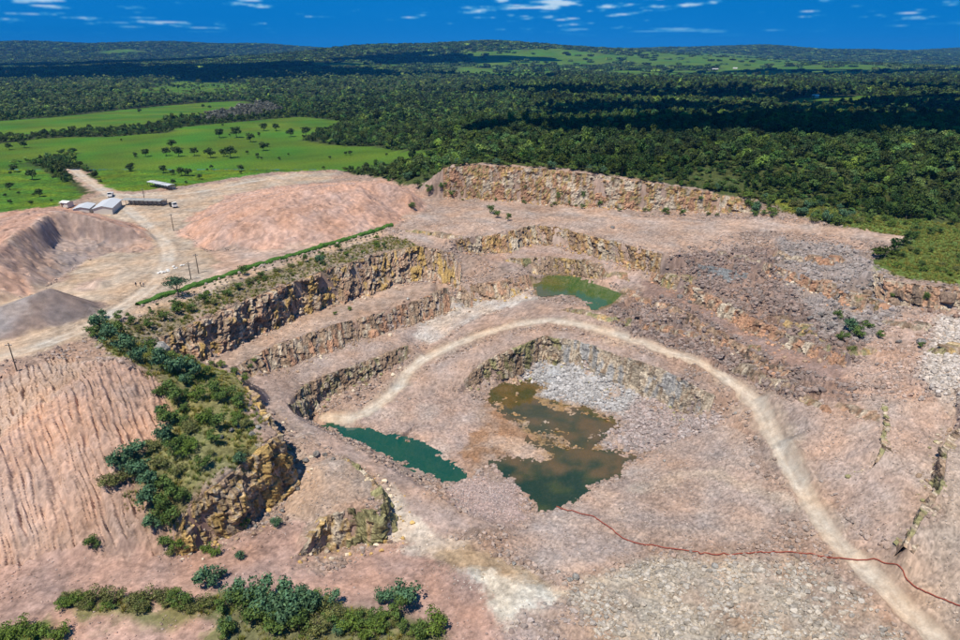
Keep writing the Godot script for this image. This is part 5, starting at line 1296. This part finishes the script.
func shrubs() -> void:
	var rng := RandomNumberGenerator.new()
	rng.seed = 9
	var cr := []
	for k in 2:
		cr.append([crown(300 + k, Vector3(1.7, 1.4, 1.7), 0.1, 9, 850, 0.24, Color(0.088, 0.14, 0.035), 0.3),
			crown(310 + k, Vector3(1.8, 1.45, 1.8), 0.15, 15, 900, 0.29, Color(0.08, 0.155, 0.08), 0.3),
			crown(320 + k, Vector3(1.9, 1.0, 1.9), 0.0, 12, 900, 0.2, Color(0.16, 0.175, 0.06), 0.25),
			crown(330 + k, Vector3(1.8, 1.2, 1.8), 0.05, 10, 950, 0.22, Color(0.14, 0.215, 0.04), 0.25)])
	var tr := trunk(340, 1.9, 0.07, 0.7, 5)
	var label := ["dense dark green shrub", "blue-green large-leaved shrub", "olive dry-looking bush", "bright yellow-green bush"]
	for i in range(0, SHRUBS.size(), 4):
		var at := on_ground(SHRUBS[i], SHRUBS[i + 1])
		var k: int = SHRUBS[i + 3]
		var where := "among the foreground plants near the bottom edge"
		if at.z < -300.0: where = "at the back of the quarry below the forest"
		elif at.x > 60.0: where = "on the rocky slope at the right"
		elif at.z < -160.0 and at.x > -95.0: where = "on the left benches and slope above the pit"
		elif at.z < -176.0: where = "on the strip between yard and pit"
		elif at.z < -108.0: where = "on the overgrown mound at left"
		var o := thing("shrub" if k < 2 else "bush", label[k] + " " + where, "shrub" if k < 2 else "bush", at, rng.randf() * TAU, label[k].replace("bush", "bushe") + "s " + where)
		o.scale = Vector3.ONE * (float(SHRUBS[i + 2]) / (1.85 if at.z > -108.0 else 1.8)) * Vector3(1, rng.randf_range(0.85, 1.15), 1)
		mesh_node("crown", cr[rng.randi_range(0, 1)][k], M.leaf, o)
		mesh_node("stem", tr, M.bark, o)
	# saplings planted in a row in front of the green hedge
	var sap := crown(350, Vector3(0.62, 0.6, 0.62), 0.5, 5, 130, 0.22, Color(0.045, 0.085, 0.03), 0.2)
	var stem := trunk(351, 1.0, 0.04, 0.2, 3)
	var line := curved(line2(SAPLINGS), 4.6)
	for p in line:
		var o := thing("sapling", "young sapling in the even row below the green hedge", "sapling", on_ground(p.x, p.z), rng.randf() * TAU, "row of saplings along the green hedge")
		o.scale = Vector3.ONE * rng.randf_range(0.8, 1.3)
		mesh_node("crown", sap, M.leaf, o)
		mesh_node("stem", stem, M.bark, o)

func grass() -> void:
	var rng := RandomNumberGenerator.new()
	rng.seed = 12
	var v := PackedVector3Array()
	var c := PackedColorArray()
	for k in 22:
		var a := rng.randf() * TAU
		var d := Vector3(cos(a), 0, sin(a))
		var b := d * rng.randf() * 0.35
		var tip := b + d * rng.randf_range(0.1, 0.4) + Vector3(0, rng.randf_range(0.35, 0.8), 0)
		var s := Vector3(-d.z, 0, d.x) * 0.07
		v.append_array(PackedVector3Array([b - s - Vector3(0, 0.1, 0), b + s - Vector3(0, 0.1, 0), tip]))
		var t := rng.randf_range(0.7, 1.3)
		for i in 3: c.append(Color(0.2 * t, 0.24 * t, 0.055 * t))
	var tuft := arrays(v, c, PackedInt32Array())
	var xf := []
	var cols := []
	for k in 130000:
		var x := rng.randf_range(-170, 240)
		var z := rng.randf_range(-400, -72)
		var i := clampi(int(x - X0), 0, pw - 1)
		var j := clampi(int(z - Z0), 0, ph - 1)
		var o := (j * pw + i) * 4
		if not kind_map[j * pw + i] in [0, 3, 11, 13] or paint[o + 1] < paint[o] * 0.8 or paint[o] > 0.35 or paint[o + 2] > paint[o + 1] * 0.75: continue
		if n_mid.get_noise_2d(x, z) < -0.25: continue
		var s := rng.randf_range(0.7, 1.6)
		xf.append(Transform3D(Basis(Vector3.UP, rng.randf() * TAU).scaled(Vector3(s, s * rng.randf_range(0.7, 1.3), s)), on_ground(x, z)))
		var t := rng.randf_range(0.7, 1.3)
		cols.append(Color(t * rng.randf_range(0.8, 1.5), t, t))
	multi("grass", tuft, M.leaf, xf, cols, "tufts of grass on the mound, the bank and the green shelf")


# ------------------------------------------------------------------ stones
func rock_mesh(sd: int, blocky: float, col: Color) -> ArrayMesh:
	var rng := RandomNumberGenerator.new()
	rng.seed = sd
	var sp := SphereMesh.new()
	sp.radial_segments = 9
	sp.rings = 5
	sp.radius = 0.5
	sp.height = 1.0
	var a := sp.get_mesh_arrays()
	var src: PackedVector3Array = a[Mesh.ARRAY_VERTEX]
	var v := PackedVector3Array()
	var planes := []
	for k in 9: planes.append([Vector3(rng.randfn(), rng.randfn(), rng.randfn()).normalized(), rng.randf_range(0.28, 0.42)])
	for p in src:
		var q := p
		if blocky > 0.0:
			var m := maxf(absf(q.x), maxf(absf(q.y), absf(q.z)))
			q = q.lerp(q * (0.5 / m), blocky)
		for pl in planes:
			var over: float = q.dot(pl[0]) - pl[1]
			if over > 0.0: q -= pl[0] * over
		v.append(q)
	var c := PackedColorArray()
	for p in v: c.append(col * (0.9 + 0.2 * sin(p.x * 17.0 + p.y * 11.0 + sd)))
	return arrays(v, c, a[Mesh.ARRAY_INDEX])

func boulders() -> void:
	var rng := RandomNumberGenerator.new()
	rng.seed = 31
	var cols := [Color(0.62, 0.6, 0.56), Color(0.47, 0.34, 0.25), Color(0.36, 0.34, 0.32), Color(0.42, 0.28, 0.22)]
	var word := ["pale", "tan", "grey", "pink"]
	var sh := []
	for k in 16: sh.append(rock_mesh(400 + k, [0.75, 0.3, 0.5, 0.15][k % 4], cols[k / 4]))
	for i in range(0, BOULDERS.size(), 5):
		var s: float = BOULDERS[i + 2]
		var k: int = BOULDERS[i + 4]
		var at := on_ground(BOULDERS[i], BOULDERS[i + 1], s * 0.1)
		var where := "on the pit floor"
		if at.x > 80.0 and at.z < -170.0: where = "on the broken slope at the right"
		elif at.x > 80.0: where = "on the right slope near the hose"
		elif at.x < -20.0 and at.z > -150.0: where = "below the tall yellow rock face"
		elif at.z < -220.0: where = "on the back benches of the pit"
		var label: String = word[k] + " broken boulder " + where
		if i == 0: label = "large white rounded boulder among the shrubs above the left bench"
		elif i == 5: label = "large flat-topped tan block on the right edge, left of two"
		elif i == 10: label = "large flat-topped tan block farthest right under the green shelf"
		elif i == 20: label = "grey angular boulder alone on the pink slope at right"
		var o := mesh_node("boulder", sh[k * 4 + rng.randi_range(0, 3)], M.rock)
		tag(o, label, "boulder", "" if i in [0, 5, 10, 20] else word[k] + " boulders " + where)
		o.position = at + Vector3(0, s * 0.28, 0)
		o.rotation = Vector3(rng.randf_range(-0.2, 0.2), rng.randf() * TAU, rng.randf_range(-0.2, 0.2))
		o.scale = Vector3(1.0, rng.randf_range(0.65, 0.85), rng.randf_range(0.75, 1.0)) * s

func rubble() -> void:
	var rng := RandomNumberGenerator.new()
	rng.seed = 32
	var sh := []
	for k in 3: sh.append(rock_mesh(450 + k, [0.5, 0.2, 0.7][k], Color.WHITE))
	var xf := [[], [], []]
	var cols := [[], [], []]
	for k in 1300000:
		var x := rng.randf_range(-165, 175)
		var z := rng.randf_range(-330, -62)
		if absf(x) > 0.8 * (-z) + 30.0: continue
		var i := clampi(int(x - X0), 0, pw - 1)
		var j := clampi(int(z - Z0), 0, ph - 1)
		var o := (j * pw + i) * 4
		var amp := paint[o + 3]
		var kd := kind_map[j * pw + i]
		if kd in [1, 2, 3, 4, 5, 6, 7, 8, 9, 10, 11]: continue
		var dens := 0.08 + amp * amp * 1.3 if kd != 12 else (0.55 if z > -130.0 and x > 0.0 else 0.95)
		dens *= clampf(0.75 + 1.9 * n_mid.get_noise_2d(x * 0.5, z * 0.5), 0.05, 1.6)
		if rng.randf() > dens: continue
		var y := ground(x, z)
		if y < -32.0: continue
		var s := 0.15 + 0.5 * pow(rng.randf(), 5.0) + (0.1 if kd == 12 and z < -140.0 else 0.0) + ((1.3 if amp < 0.6 else 1.8) * pow(rng.randf(), 8.0) if amp > 0.28 else 0.0)
		var w := rng.randi_range(0, 2)
		xf[w].append(Transform3D(Basis(Vector3(rng.randfn(), rng.randfn(), rng.randfn()).normalized(), rng.randf() * TAU).scaled(Vector3(s, s * rng.randf_range(0.5, 1.0), s * rng.randf_range(0.6, 1.0))), Vector3(x, y + s * 0.12, z)))
		var t := rng.randf_range(0.6, 1.35)
		var gr := rng.randf_range(0.0, 0.5)
		var m := (paint[o] + paint[o + 1] + paint[o + 2]) / 3.0
		cols[w].append(Color(lerpf(paint[o], m, gr) * t, lerpf(paint[o + 1], m, gr) * t, lerpf(paint[o + 2], m, gr) * t))
	for n in FACES:
		var a: Array = FACES[n]
		for i in range(0, a.size() - 6, 6):
			var c0 := Vector3(a[i], a[i + 1], a[i + 2])
			var t0 := Vector3(a[i + 3], a[i + 4], a[i + 5])
			var t1 := Vector3(a[i + 9], a[i + 10], a[i + 11])
			for k in int(t0.distance_to(t1) * 2.2):
				var out := t0 - c0
				out.y = 0
				var p := t0.lerp(t1, rng.randf()) + (out.normalized() * absf(rng.randfn()) * 3.0)
				var y := ground(p.x, p.z)
				if y < -32.0: continue
				var s := 0.4 + 1.3 * pow(rng.randf(), 4.0)
				var w := rng.randi_range(0, 2)
				xf[w].append(Transform3D(Basis(Vector3(rng.randfn(), rng.randfn(), rng.randfn()).normalized(), rng.randf() * TAU).scaled(Vector3(s, s * rng.randf_range(0.5, 1.0), s * rng.randf_range(0.6, 1.0))), Vector3(p.x, y + s * 0.15, p.z)))
				var q: Array = ROCK[FACE_LOOK[n][1][rng.randi_range(0, 2)]]
				var t := rng.randf_range(0.9, 1.6)
				cols[w].append(Color(q[0] * t, q[1] * t, q[2] * t))
	for w in 3: multi("rubble", sh[w], M.stone, xf[w], cols[w], "loose broken stones lying over the quarry ground")


# ------------------------------------------------------------------ clouds whose shade lies on the woods
func shadow_clouds() -> void:
	var rng := RandomNumberGenerator.new()
	rng.seed = 61
	# ground places of the shade: x, z, half width, half depth
	var shade := [[-1700, -3300, 1500, 700], [-500, -2650, 700, 300], [-3300, -5200, 1700, 900], [300, -1050, 260, 190], [700, -900, 330, 190], [950, -1250, 350, 180], [420, -1600, 420, 170], [1500, -1750, 500, 200], [330, -560, 230, 110], [90, -560, 110, 55], [1700, -3300, 700, 260], [-200, -4300, 600, 300]]
	for s in shade:
		var st := SurfaceTool.new()
		st.begin(Mesh.PRIMITIVE_TRIANGLES)
		for k in 70:
			var a := rng.randf() * TAU
			var r := sqrt(rng.randf())
			var sp := SphereMesh.new()
			sp.radial_segments = 14
			sp.rings = 7
			var q := rng.randf_range(0.06, 0.24)
			sp.radius = minf(s[2], s[3]) * q * 1.3
			sp.height = sp.radius * 1.2
			st.append_from(sp, 0, Transform3D(Basis().scaled(Vector3(float(s[2]) / minf(s[2], s[3]) * 0.7 + 0.3, 1, 1)), Vector3(cos(a) * r * s[2], rng.randf_range(-15, 60), sin(a) * r * s[3])))
		var up := 1100.0
		var o := mesh_node("cloud", st.commit(), M.cloud)
		o.position = Vector3(s[0], up, s[1]) + Vector3(SUN.x, 0, SUN.z) * (up / SUN.y)
		tag(o, "white cumulus cloud drifting above the woods", "cloud", "cumulus clouds above the woods")


# ------------------------------------------------------------------ things in the yard
func box_mesh(x: float, y: float, z: float) -> BoxMesh:
	var b := BoxMesh.new()
	b.size = Vector3(x, y, z)
	return b

func box(called: String, size: Vector3, at: Vector3, m: Material, parent: Node) -> MeshInstance3D:
	var o := mesh_node(called, box_mesh(size.x, size.y, size.z), m, parent)
	o.position = at
	return o

# ribbed gable roof sheet pair, ridge along x
func gable(w: float, d: float, rise: float) -> ArrayMesh:
	var st := SurfaceTool.new()
	st.begin(Mesh.PRIMITIVE_TRIANGLES)
	var n := maxi(4, int(w / 0.6))
	for s in [-1.0, 1.0]:
		for i in n:
			var xa := -w / 2 + w * i / n
			var xb := -w / 2 + w * (i + 1) / n
			var ya := 0.07 if i % 2 else 0.0
			var yb := 0.0 if i % 2 else 0.07
			var p := [Vector3(xa, rise + ya, 0), Vector3(xb, rise + yb, 0), Vector3(xa, ya, s * d / 2), Vector3(xb, yb, s * d / 2)]
			var dn := Vector3(0, -0.08, 0)
			for t in [p[0], p[1], p[2], p[1], p[3], p[2], p[2] + dn, p[1] + dn, p[0] + dn, p[2] + dn, p[3] + dn, p[1] + dn, p[2], p[3], p[2] + dn, p[3], p[3] + dn, p[2] + dn]: st.add_vertex(t)
	return st.commit()

func gable_wall(d: float, rise: float, x: float) -> ArrayMesh:
	var st := SurfaceTool.new()
	st.begin(Mesh.PRIMITIVE_TRIANGLES)
	for s in [-0.06, 0.06]:
		for t in [Vector3(x + s, 0, -d / 2), Vector3(x + s, rise, 0), Vector3(x + s, 0, d / 2)]: st.add_vertex(t)
	return st.commit()

func house(label: String, at: Vector3, turn: float, w: float, d: float, h: float, rise: float, roof: Material, windows: int, called := "workshop", category := "building") -> Node3D:
	var o := thing(called, label, category, at, turn)
	box("wall", Vector3(w, h, 0.2), Vector3(0, h / 2, d / 2 - 0.1), M.wall, o)
	box("wall", Vector3(w, h, 0.2), Vector3(0, h / 2, -d / 2 + 0.1), M.wall, o)
	for s in [-1, 1]:
		box("wall", Vector3(0.2, h, d - 0.4), Vector3(s * (w / 2 - 0.1), h / 2, 0), M.wall, o)
		mesh_node("gable_wall", gable_wall(d - 0.02, rise - 0.05, s * (w / 2 - 0.07)), M.wall, o).position.y = h + 0.002
	mesh_node("roof", gable(w + 0.8, d + 1.0, rise), roof, o).position.y = h + 0.09
	var door := box("door", Vector3(1.0, 2.1, 0.08), Vector3(-w * 0.32, 1.05, d / 2 + 0.042), M.rust, o)
	box("handle", Vector3(0.12, 0.04, 0.06), Vector3(0.38, 0, 0.07), M.dark, door)
	for k in windows:
		var x := -w * 0.12 + (w * 0.55) * k / maxf(1.0, windows - 1)
		var f := box("window", Vector3(1.2, 1.0, 0.06), Vector3(x, 1.6, d / 2 + 0.032), M.white, o)
		box("pane", Vector3(1.0, 0.8, 0.03), Vector3(0, 0, 0.032), M.glass, f)
	return o

func open_shed(label: String, at: Vector3, turn: float, w: float, d: float, h: float, roof: Material, bays: int) -> Node3D:
	var o := thing("open_shed", label, "shed", at, turn)
	for i in bays + 1:
		for s in [-1, 1]: box("post", Vector3(0.2, h, 0.2), Vector3(-w / 2 + w * i / bays, h / 2, s * (d / 2 - 0.2)), M.wood, o)
	for i in bays:
		var r := mesh_node("roof_sheet", gable(w / bays - 0.12, d + 0.6, 0.5), roof, o)
		r.position = Vector3(-w / 2 + w * (i + 0.5) / bays, h + 0.05 + (0.08 if i % 3 == 1 else 0.0), 0)
	box("back_wall", Vector3(w - 0.3, h * 0.8, 0.12), Vector3(0, h * 0.4, -d / 2 + 0.35), M.wall, o)
	return o

func truck(label: String, at: Vector3, turn: float, bed: Material) -> void:
	var o := thing("truck", label, "truck", at, turn)   # faces +z
	var cab := SurfaceTool.new()
	cab.begin(Mesh.PRIMITIVE_TRIANGLES)
	var pr := [Vector2(1.4, 0.8), Vector2(1.4, 3.0), Vector2(2.75, 3.0), Vector2(3.25, 1.9), Vector2(3.4, 0.8)]
	for i in pr.size():
		var a: Vector2 = pr[i]
		var b: Vector2 = pr[(i + 1) % pr.size()]
		for p in [Vector3(-1.2, a.y, a.x), Vector3(1.2, a.y, a.x), Vector3(-1.2, b.y, b.x), Vector3(1.2, a.y, a.x), Vector3(1.2, b.y, b.x), Vector3(-1.2, b.y, b.x)]: cab.add_vertex(p)
	for s in [-1.2, 1.2]:
		for i in range(1, pr.size() - 1):
			for q in [pr[0], pr[i], pr[i + 1]]: cab.add_vertex(Vector3(s, q.y, q.x))
	var c := mesh_node("cab", cab.commit(), M.white, o)
	var ws := box("windscreen", Vector3(2.1, 1.0, 0.05), Vector3(0, 2.46, 3.03), M.glass, c)
	ws.rotation.x = -0.43
	for s in [-1, 1]:
		box("side_window", Vector3(0.04, 0.7, 0.9), Vector3(s * 1.215, 2.4, 2.2), M.glass, c)
		box("headlight", Vector3(0.35, 0.22, 0.06), Vector3(s * 0.85, 1.15, 3.4), M.wall, c)
	box("chassis", Vector3(0.9, 0.3, 7.0), Vector3(0, 0.75, -0.3), M.dark, o)
	box("bed", Vector3(2.4, 0.25, 5.0), Vector3(0, 1.1, -1.3), bed, o)
	for s in [-1, 1]: box("bed_side", Vector3(0.1, 1.0, 5.0), Vector3(s * 1.15, 1.73, -1.3), bed, o)
	box("tailboard", Vector3(2.2, 1.0, 0.1), Vector3(0, 1.73, -3.75), bed, o)
	box("headboard", Vector3(2.2, 1.2, 0.1), Vector3(0, 1.83, 1.15), bed, o)
	for z in [2.4, -1.9, -3.1]:
		for s in [-1, 1]:
			var cy := CylinderMesh.new()
			cy.top_radius = 0.5
			cy.bottom_radius = 0.5
			cy.height = 0.35
			cy.radial_segments = 16
			var wh := mesh_node("wheel", cy, M.dark, o)
			wh.position = Vector3(s * 1.0, 0.5, z)
			wh.rotation.z = PI / 2
			var rim := CylinderMesh.new()
			rim.top_radius = 0.25
			rim.bottom_radius = 0.25
			rim.height = 0.38
			rim.radial_segments = 12
			mesh_node("rim", rim, M.wall, wh)

func utility_pole(label: String, x: float, z: float, h: float) -> void:
	var o := thing("utility_pole", label, "pole", on_ground(x, z))
	var st := SurfaceTool.new()
	st.begin(Mesh.PRIMITIVE_TRIANGLES)
	tube(st, [Vector3(0, -0.5, 0), Vector3(0, h, 0)], [0.2, 0.13], 8)
	mesh_node("shaft", st.commit(), M.wood, o)
	box("crossarm", Vector3(1.8, 0.14, 0.14), Vector3(0, h - 0.6, 0.2), M.wood, o)
	for s in [-0.75, 0.0, 0.75]: box("insulator", Vector3(0.1, 0.22, 0.1), Vector3(s, h - 0.42, 0.2), M.white, o)

# one continuous skin round tapered bones: surface nets of a smooth union
func skin(bones: Array, cell: float) -> ArrayMesh:
	var lo := Vector3.ONE * 1e9
	var hi := -lo
	for b in bones:
		for p in [b[0], b[1]]:
			lo = lo.min(p - Vector3.ONE * 0.25)
			hi = hi.max(p + Vector3.ONE * 0.25)
	var n := Vector3i(((hi - lo) / cell).ceil())
	var f := PackedFloat32Array()
	var who := PackedInt32Array()
	f.resize(n.x * n.y * n.z)
	who.resize(f.size())
	for z in n.z:
		for y in n.y:
			for x in n.x:
				var p := lo + Vector3(x, y, z) * cell
				var best := 1e9
				var sum := 0.0
				var w := 0
				for k in bones.size():
					var b: Array = bones[k]
					var ab: Vector3 = b[1] - b[0]
					var t := clampf((p - b[0]).dot(ab) / maxf(ab.length_squared(), 1e-6), 0, 1)
					var d: float = (p - b[0] - ab * t).length() - lerpf(b[2], b[3], t)
					sum += exp(-d * 30.0)
					if d < best:
						best = d
						w = k
				var i := (z * n.y + y) * n.x + x
				f[i] = -log(maxf(sum, 1e-30)) / 30.0
				who[i] = w
	var v := PackedVector3Array()
	var c := PackedColorArray()
	var at := {}
	for z in n.z - 1:
		for y in n.y - 1:
			for x in n.x - 1:
				var sum := Vector3.ZERO
				var cnt := 0
				var i := (z * n.y + y) * n.x + x
				for e in [[0, 1], [2, 3], [4, 5], [6, 7], [0, 2], [1, 3], [4, 6], [5, 7], [0, 4], [1, 5], [2, 6], [3, 7]]:
					var a := Vector3(e[0] & 1, e[0] >> 1 & 1, e[0] >> 2)
					var b := Vector3(e[1] & 1, e[1] >> 1 & 1, e[1] >> 2)
					var fa := f[i + int(a.x) + int(a.y) * n.x + int(a.z) * n.x * n.y]
					var fb := f[i + int(b.x) + int(b.y) * n.x + int(b.z) * n.x * n.y]
					if (fa < 0.0) != (fb < 0.0):
						sum += a.lerp(b, fa / (fa - fb))
						cnt += 1
				if cnt:
					at[i] = v.size()
					v.append(lo + (Vector3(x, y, z) + sum / cnt) * cell)
					c.append(bones[who[i]][4])
	var idx := PackedInt32Array()
	var sy := n.x
	var sz := n.x * n.y
	for z in range(1, n.z - 1):
		for y in range(1, n.y - 1):
			for x in range(1, n.x - 1):
				var i := z * sz + y * sy + x
				for q in [[1, sy, sz], [sy, sz, 1], [sz, 1, sy]]:
					if (f[i] < 0.0) == (f[i + q[0]] < 0.0): continue
					var a: int = at[i - q[1] - q[2]]
					var b: int = at[i - q[2]]
					var d: int = at[i]
					var e: int = at[i - q[1]]
					if f[i] < 0.0: idx.append_array(PackedInt32Array([a, d, b, a, e, d]))
					else: idx.append_array(PackedInt32Array([a, b, d, a, d, e]))
	return arrays(v, c, idx)

func person(label: String, x: float, z: float, turn: float, shirt: Color, legs: Color) -> void:
	var skin_c := Color(0.3, 0.18, 0.12)
	var boot := Color(0.04, 0.03, 0.03)
	var b := []
	for s in [-1.0, 1.0]:
		b.append([Vector3(s * 0.1, 0.92, 0), Vector3(s * 0.12, 0.5, 0.02), 0.09, 0.07, legs])
		b.append([Vector3(s * 0.12, 0.5, 0.02), Vector3(s * 0.13, 0.1, 0), 0.068, 0.05, legs])
		b.append([Vector3(s * 0.13, 0.05, -0.02), Vector3(s * 0.15, 0.04, 0.16), 0.055, 0.045, boot])
		b.append([Vector3(s * 0.19, 1.42, 0), Vector3(s * 0.26, 1.12, 0), 0.06, 0.048, shirt])
		b.append([Vector3(s * 0.26, 1.12, 0), Vector3(s * 0.27, 0.84, 0.1), 0.045, 0.035, skin_c])
	b.append([Vector3(0, 0.95, 0), Vector3(0, 1.36, 0), 0.15, 0.17, shirt])
	b.append([Vector3(0, 1.4, 0), Vector3(0, 1.56, 0.01), 0.07, 0.06, skin_c])
	b.append([Vector3(0, 1.63, 0.01), Vector3(0, 1.69, 0.01), 0.1, 0.1, skin_c])
	var o := thing("person", label, "person", on_ground(x, z), turn, "")
	mesh_node("body", skin(b, 0.045), M.people, o)
	var hat := SphereMesh.new()
	hat.radius = 0.125
	hat.height = 0.16
	hat.is_hemisphere = true
	hat.radial_segments = 12
	hat.rings = 4
	mesh_node("hard_hat", hat, M.white, o).position = Vector3(0, 1.71, 0.01)

func yard_things() -> void:
	house("long workshop with pale ribbed metal roof behind the bowl-shaped heap", on_ground(-203.5, -347.0), -1.3, 22.0, 9.0, 3.4, 1.3, M.roof, 3)
	house("smaller workshop with pale metal roof left of the long one", on_ground(-214.0, -343.0), -1.3, 13.0, 7.5, 3.0, 1.0, M.roof, 2)
	house("little white hut behind the red heap at the yard gate", on_ground(-232.0, -357.0), -0.3, 5.0, 4.0, 2.6, 0.7, M.white, 1, "hut", "hut")
	open_shed("long open shed with patched grey roof in the middle of the yard", on_ground(-190.5, -361.0), -0.12, 24.0, 6.0, 3.0, M.roof_old, 9)
	open_shed("long low shed with pale roof at the edge of the pasture", on_ground(-203.5, -410.5), -0.62, 25.0, 5.0, 2.8, M.roof, 8)
	truck("white truck seen head-on at the end of the dirt road", on_ground(-222.0, -384.0), 0.35, M.white)
	truck("truck with white cab and dark bed parked beside the open shed", on_ground(-171.5, -355.0), 0.75, M.dark)
	utility_pole("wooden utility pole alone at the left edge above the rilled heap", -126.5, -156.0, 8.5)
	utility_pole("wooden pole left of the pair beside the green hedge", -109.8, -230.5, 7.0)
	utility_pole("wooden pole right of the pair beside the green hedge", -110.0, -238.0, 8.0)
	utility_pole("slim wooden pole in front of the broad red heap", -148.7, -303.6, 8.5)
	utility_pole("wooden pole behind the long open shed in the yard", -193.5, -367.5, 8.0)
	person("person in dark clothes standing alone left of two others in the yard", -127.2, -223.4, 0.6, Color(0.05, 0.05, 0.07), Color(0.04, 0.045, 0.07))
	person("person in dark clothes in the yard, left one of the close pair", -125.2, -222.9, -0.4, Color(0.07, 0.06, 0.06), Color(0.05, 0.05, 0.06))
	person("person in dark clothes in the yard, right one of the close pair", -124.2, -223.1, -1.0, Color(0.05, 0.07, 0.14), Color(0.05, 0.05, 0.06))
	# white sacks and slabs dumped in the yard
	var rng := RandomNumberGenerator.new()
	rng.seed = 71
	var sack := rock_mesh(470, 0.35, Color(0.72, 0.71, 0.69))
	for k in 14:
		var t := rng.randf()
		var at := on_ground(-125.5 + 5.5 * t + rng.randf_range(-1.4, 1.4), -238.0 - 11.0 * t + rng.randf_range(-0.8, 0.8))
		var o := mesh_node("stone_block", sack, M.stone)
		tag(o, "white stone block in the loose pile in the middle of the yard", "stone block", "white blocks dumped in the yard")
		var s := rng.randf_range(1.0, 2.2)
		o.scale = Vector3(s, s * 0.6, s * 0.8)
		o.position = at + Vector3(0, s * 0.18, 0)
		o.rotation.y = rng.randf() * TAU

func hedge() -> void:
	var rng := RandomNumberGenerator.new()
	rng.seed = 52
	var line := curved(line2(HEDGE), 1.0)
	var o := thing("hedge", "long low bright green hedge along the edge of the pit", "hedge", on_ground(line[0].x, line[0].z))
	var v := PackedVector3Array()
	var c := PackedColorArray()
	var sv := PackedVector3Array()
	var sc := PackedColorArray()
	var prof := [Vector2(-1.35, -0.3), Vector2(-1.2, 0.7), Vector2(-0.6, 1.15), Vector2(0.5, 1.2), Vector2(1.15, 0.75), Vector2(1.35, -0.3)]
	var rows := []
	for i in line.size():
		var t := (line[mini(i + 1, line.size() - 1)] - line[maxi(i - 1, 0)]).normalized()
		var s := Vector3(-t.z, 0, t.x)
		var y := ground(line[i].x, line[i].z)
		var row := []
		for p in prof: row.append(Vector3(line[i].x, y + p.y * (1.0 + 0.25 * n_mid.get_noise_2d(line[i].x * 2.0, p.x)), line[i].z) + s * p.x * (1.0 + 0.2 * n_mid.get_noise_2d(line[i].z * 2.0, p.x)) - o.position)
		rows.append(row)
	for i in range(rows.size() - 1):
		for k in range(prof.size() - 1):
			var a: Vector3 = rows[i][k]
			var b: Vector3 = rows[i + 1][k]
			var d: Vector3 = rows[i][k + 1]
			var e: Vector3 = rows[i + 1][k + 1]
			sv.append_array(PackedVector3Array([a, b, d, b, e, d]))
			for q in 6: sc.append(Color(0.075, 0.17, 0.03) * rng.randf_range(0.85, 1.15))
			var nrm := (d - a).cross(b - a).normalized()
			for q in 9:
				var p := a.lerp(b, rng.randf()).lerp(d.lerp(e, rng.randf()), rng.randf())
				var g := rng.randf_range(0.75, 1.3)
				leaf_quad(v, c, p + nrm * rng.randf_range(0, 0.08), (nrm + Vector3(rng.randfn(), rng.randfn(), rng.randfn()) * 0.35).normalized(), Vector3(rng.randfn(), 1, rng.randfn()).normalized(), 0.3, 0.2, Color(0.085 * g, 0.19 * g, 0.032 * g))
	mesh_node("leaves", arrays(v, c, PackedInt32Array()), M.leaf, o)
	mesh_node("branches", arrays(sv, sc, PackedInt32Array()), M.leaf, o)

func hose() -> void:
	var line := curved(line2(HOSE), 1.0)
	var pts := []
	var rad := []
	for p in line:
		pts.append(on_ground(p.x + 0.4 * n_mid.get_noise_2d(p.x, 3.0), p.z + 0.4 * n_mid.get_noise_2d(p.x, 7.0)) + Vector3(0, 0.3, 0))
		rad.append(0.12)
	var st := SurfaceTool.new()
	st.begin(Mesh.PRIMITIVE_TRIANGLES)
	tube(st, pts, rad, 7)
	tag(mesh_node("hose", st.commit(), M.hose), "long red hose lying across the pit floor and the haul road", "hose")

func far_houses() -> void:
	var spots := [[1244, -3637, 30, "long white farm building on the far green hillside"], [1366, -3683, 22, "white farm building right of the long one on the far hillside"], [1188, -3577, 16, "small white farmhouse left of the long one on the far hillside"], [758, -1530, 14, "pale house among the dark woods at the right"]]
	for s in spots:
		house(s[3], on_ground(s[0], s[1]), -0.3, s[2], 9.0, 5.0, 2.0, M.white, 3, "farm_building", "building")
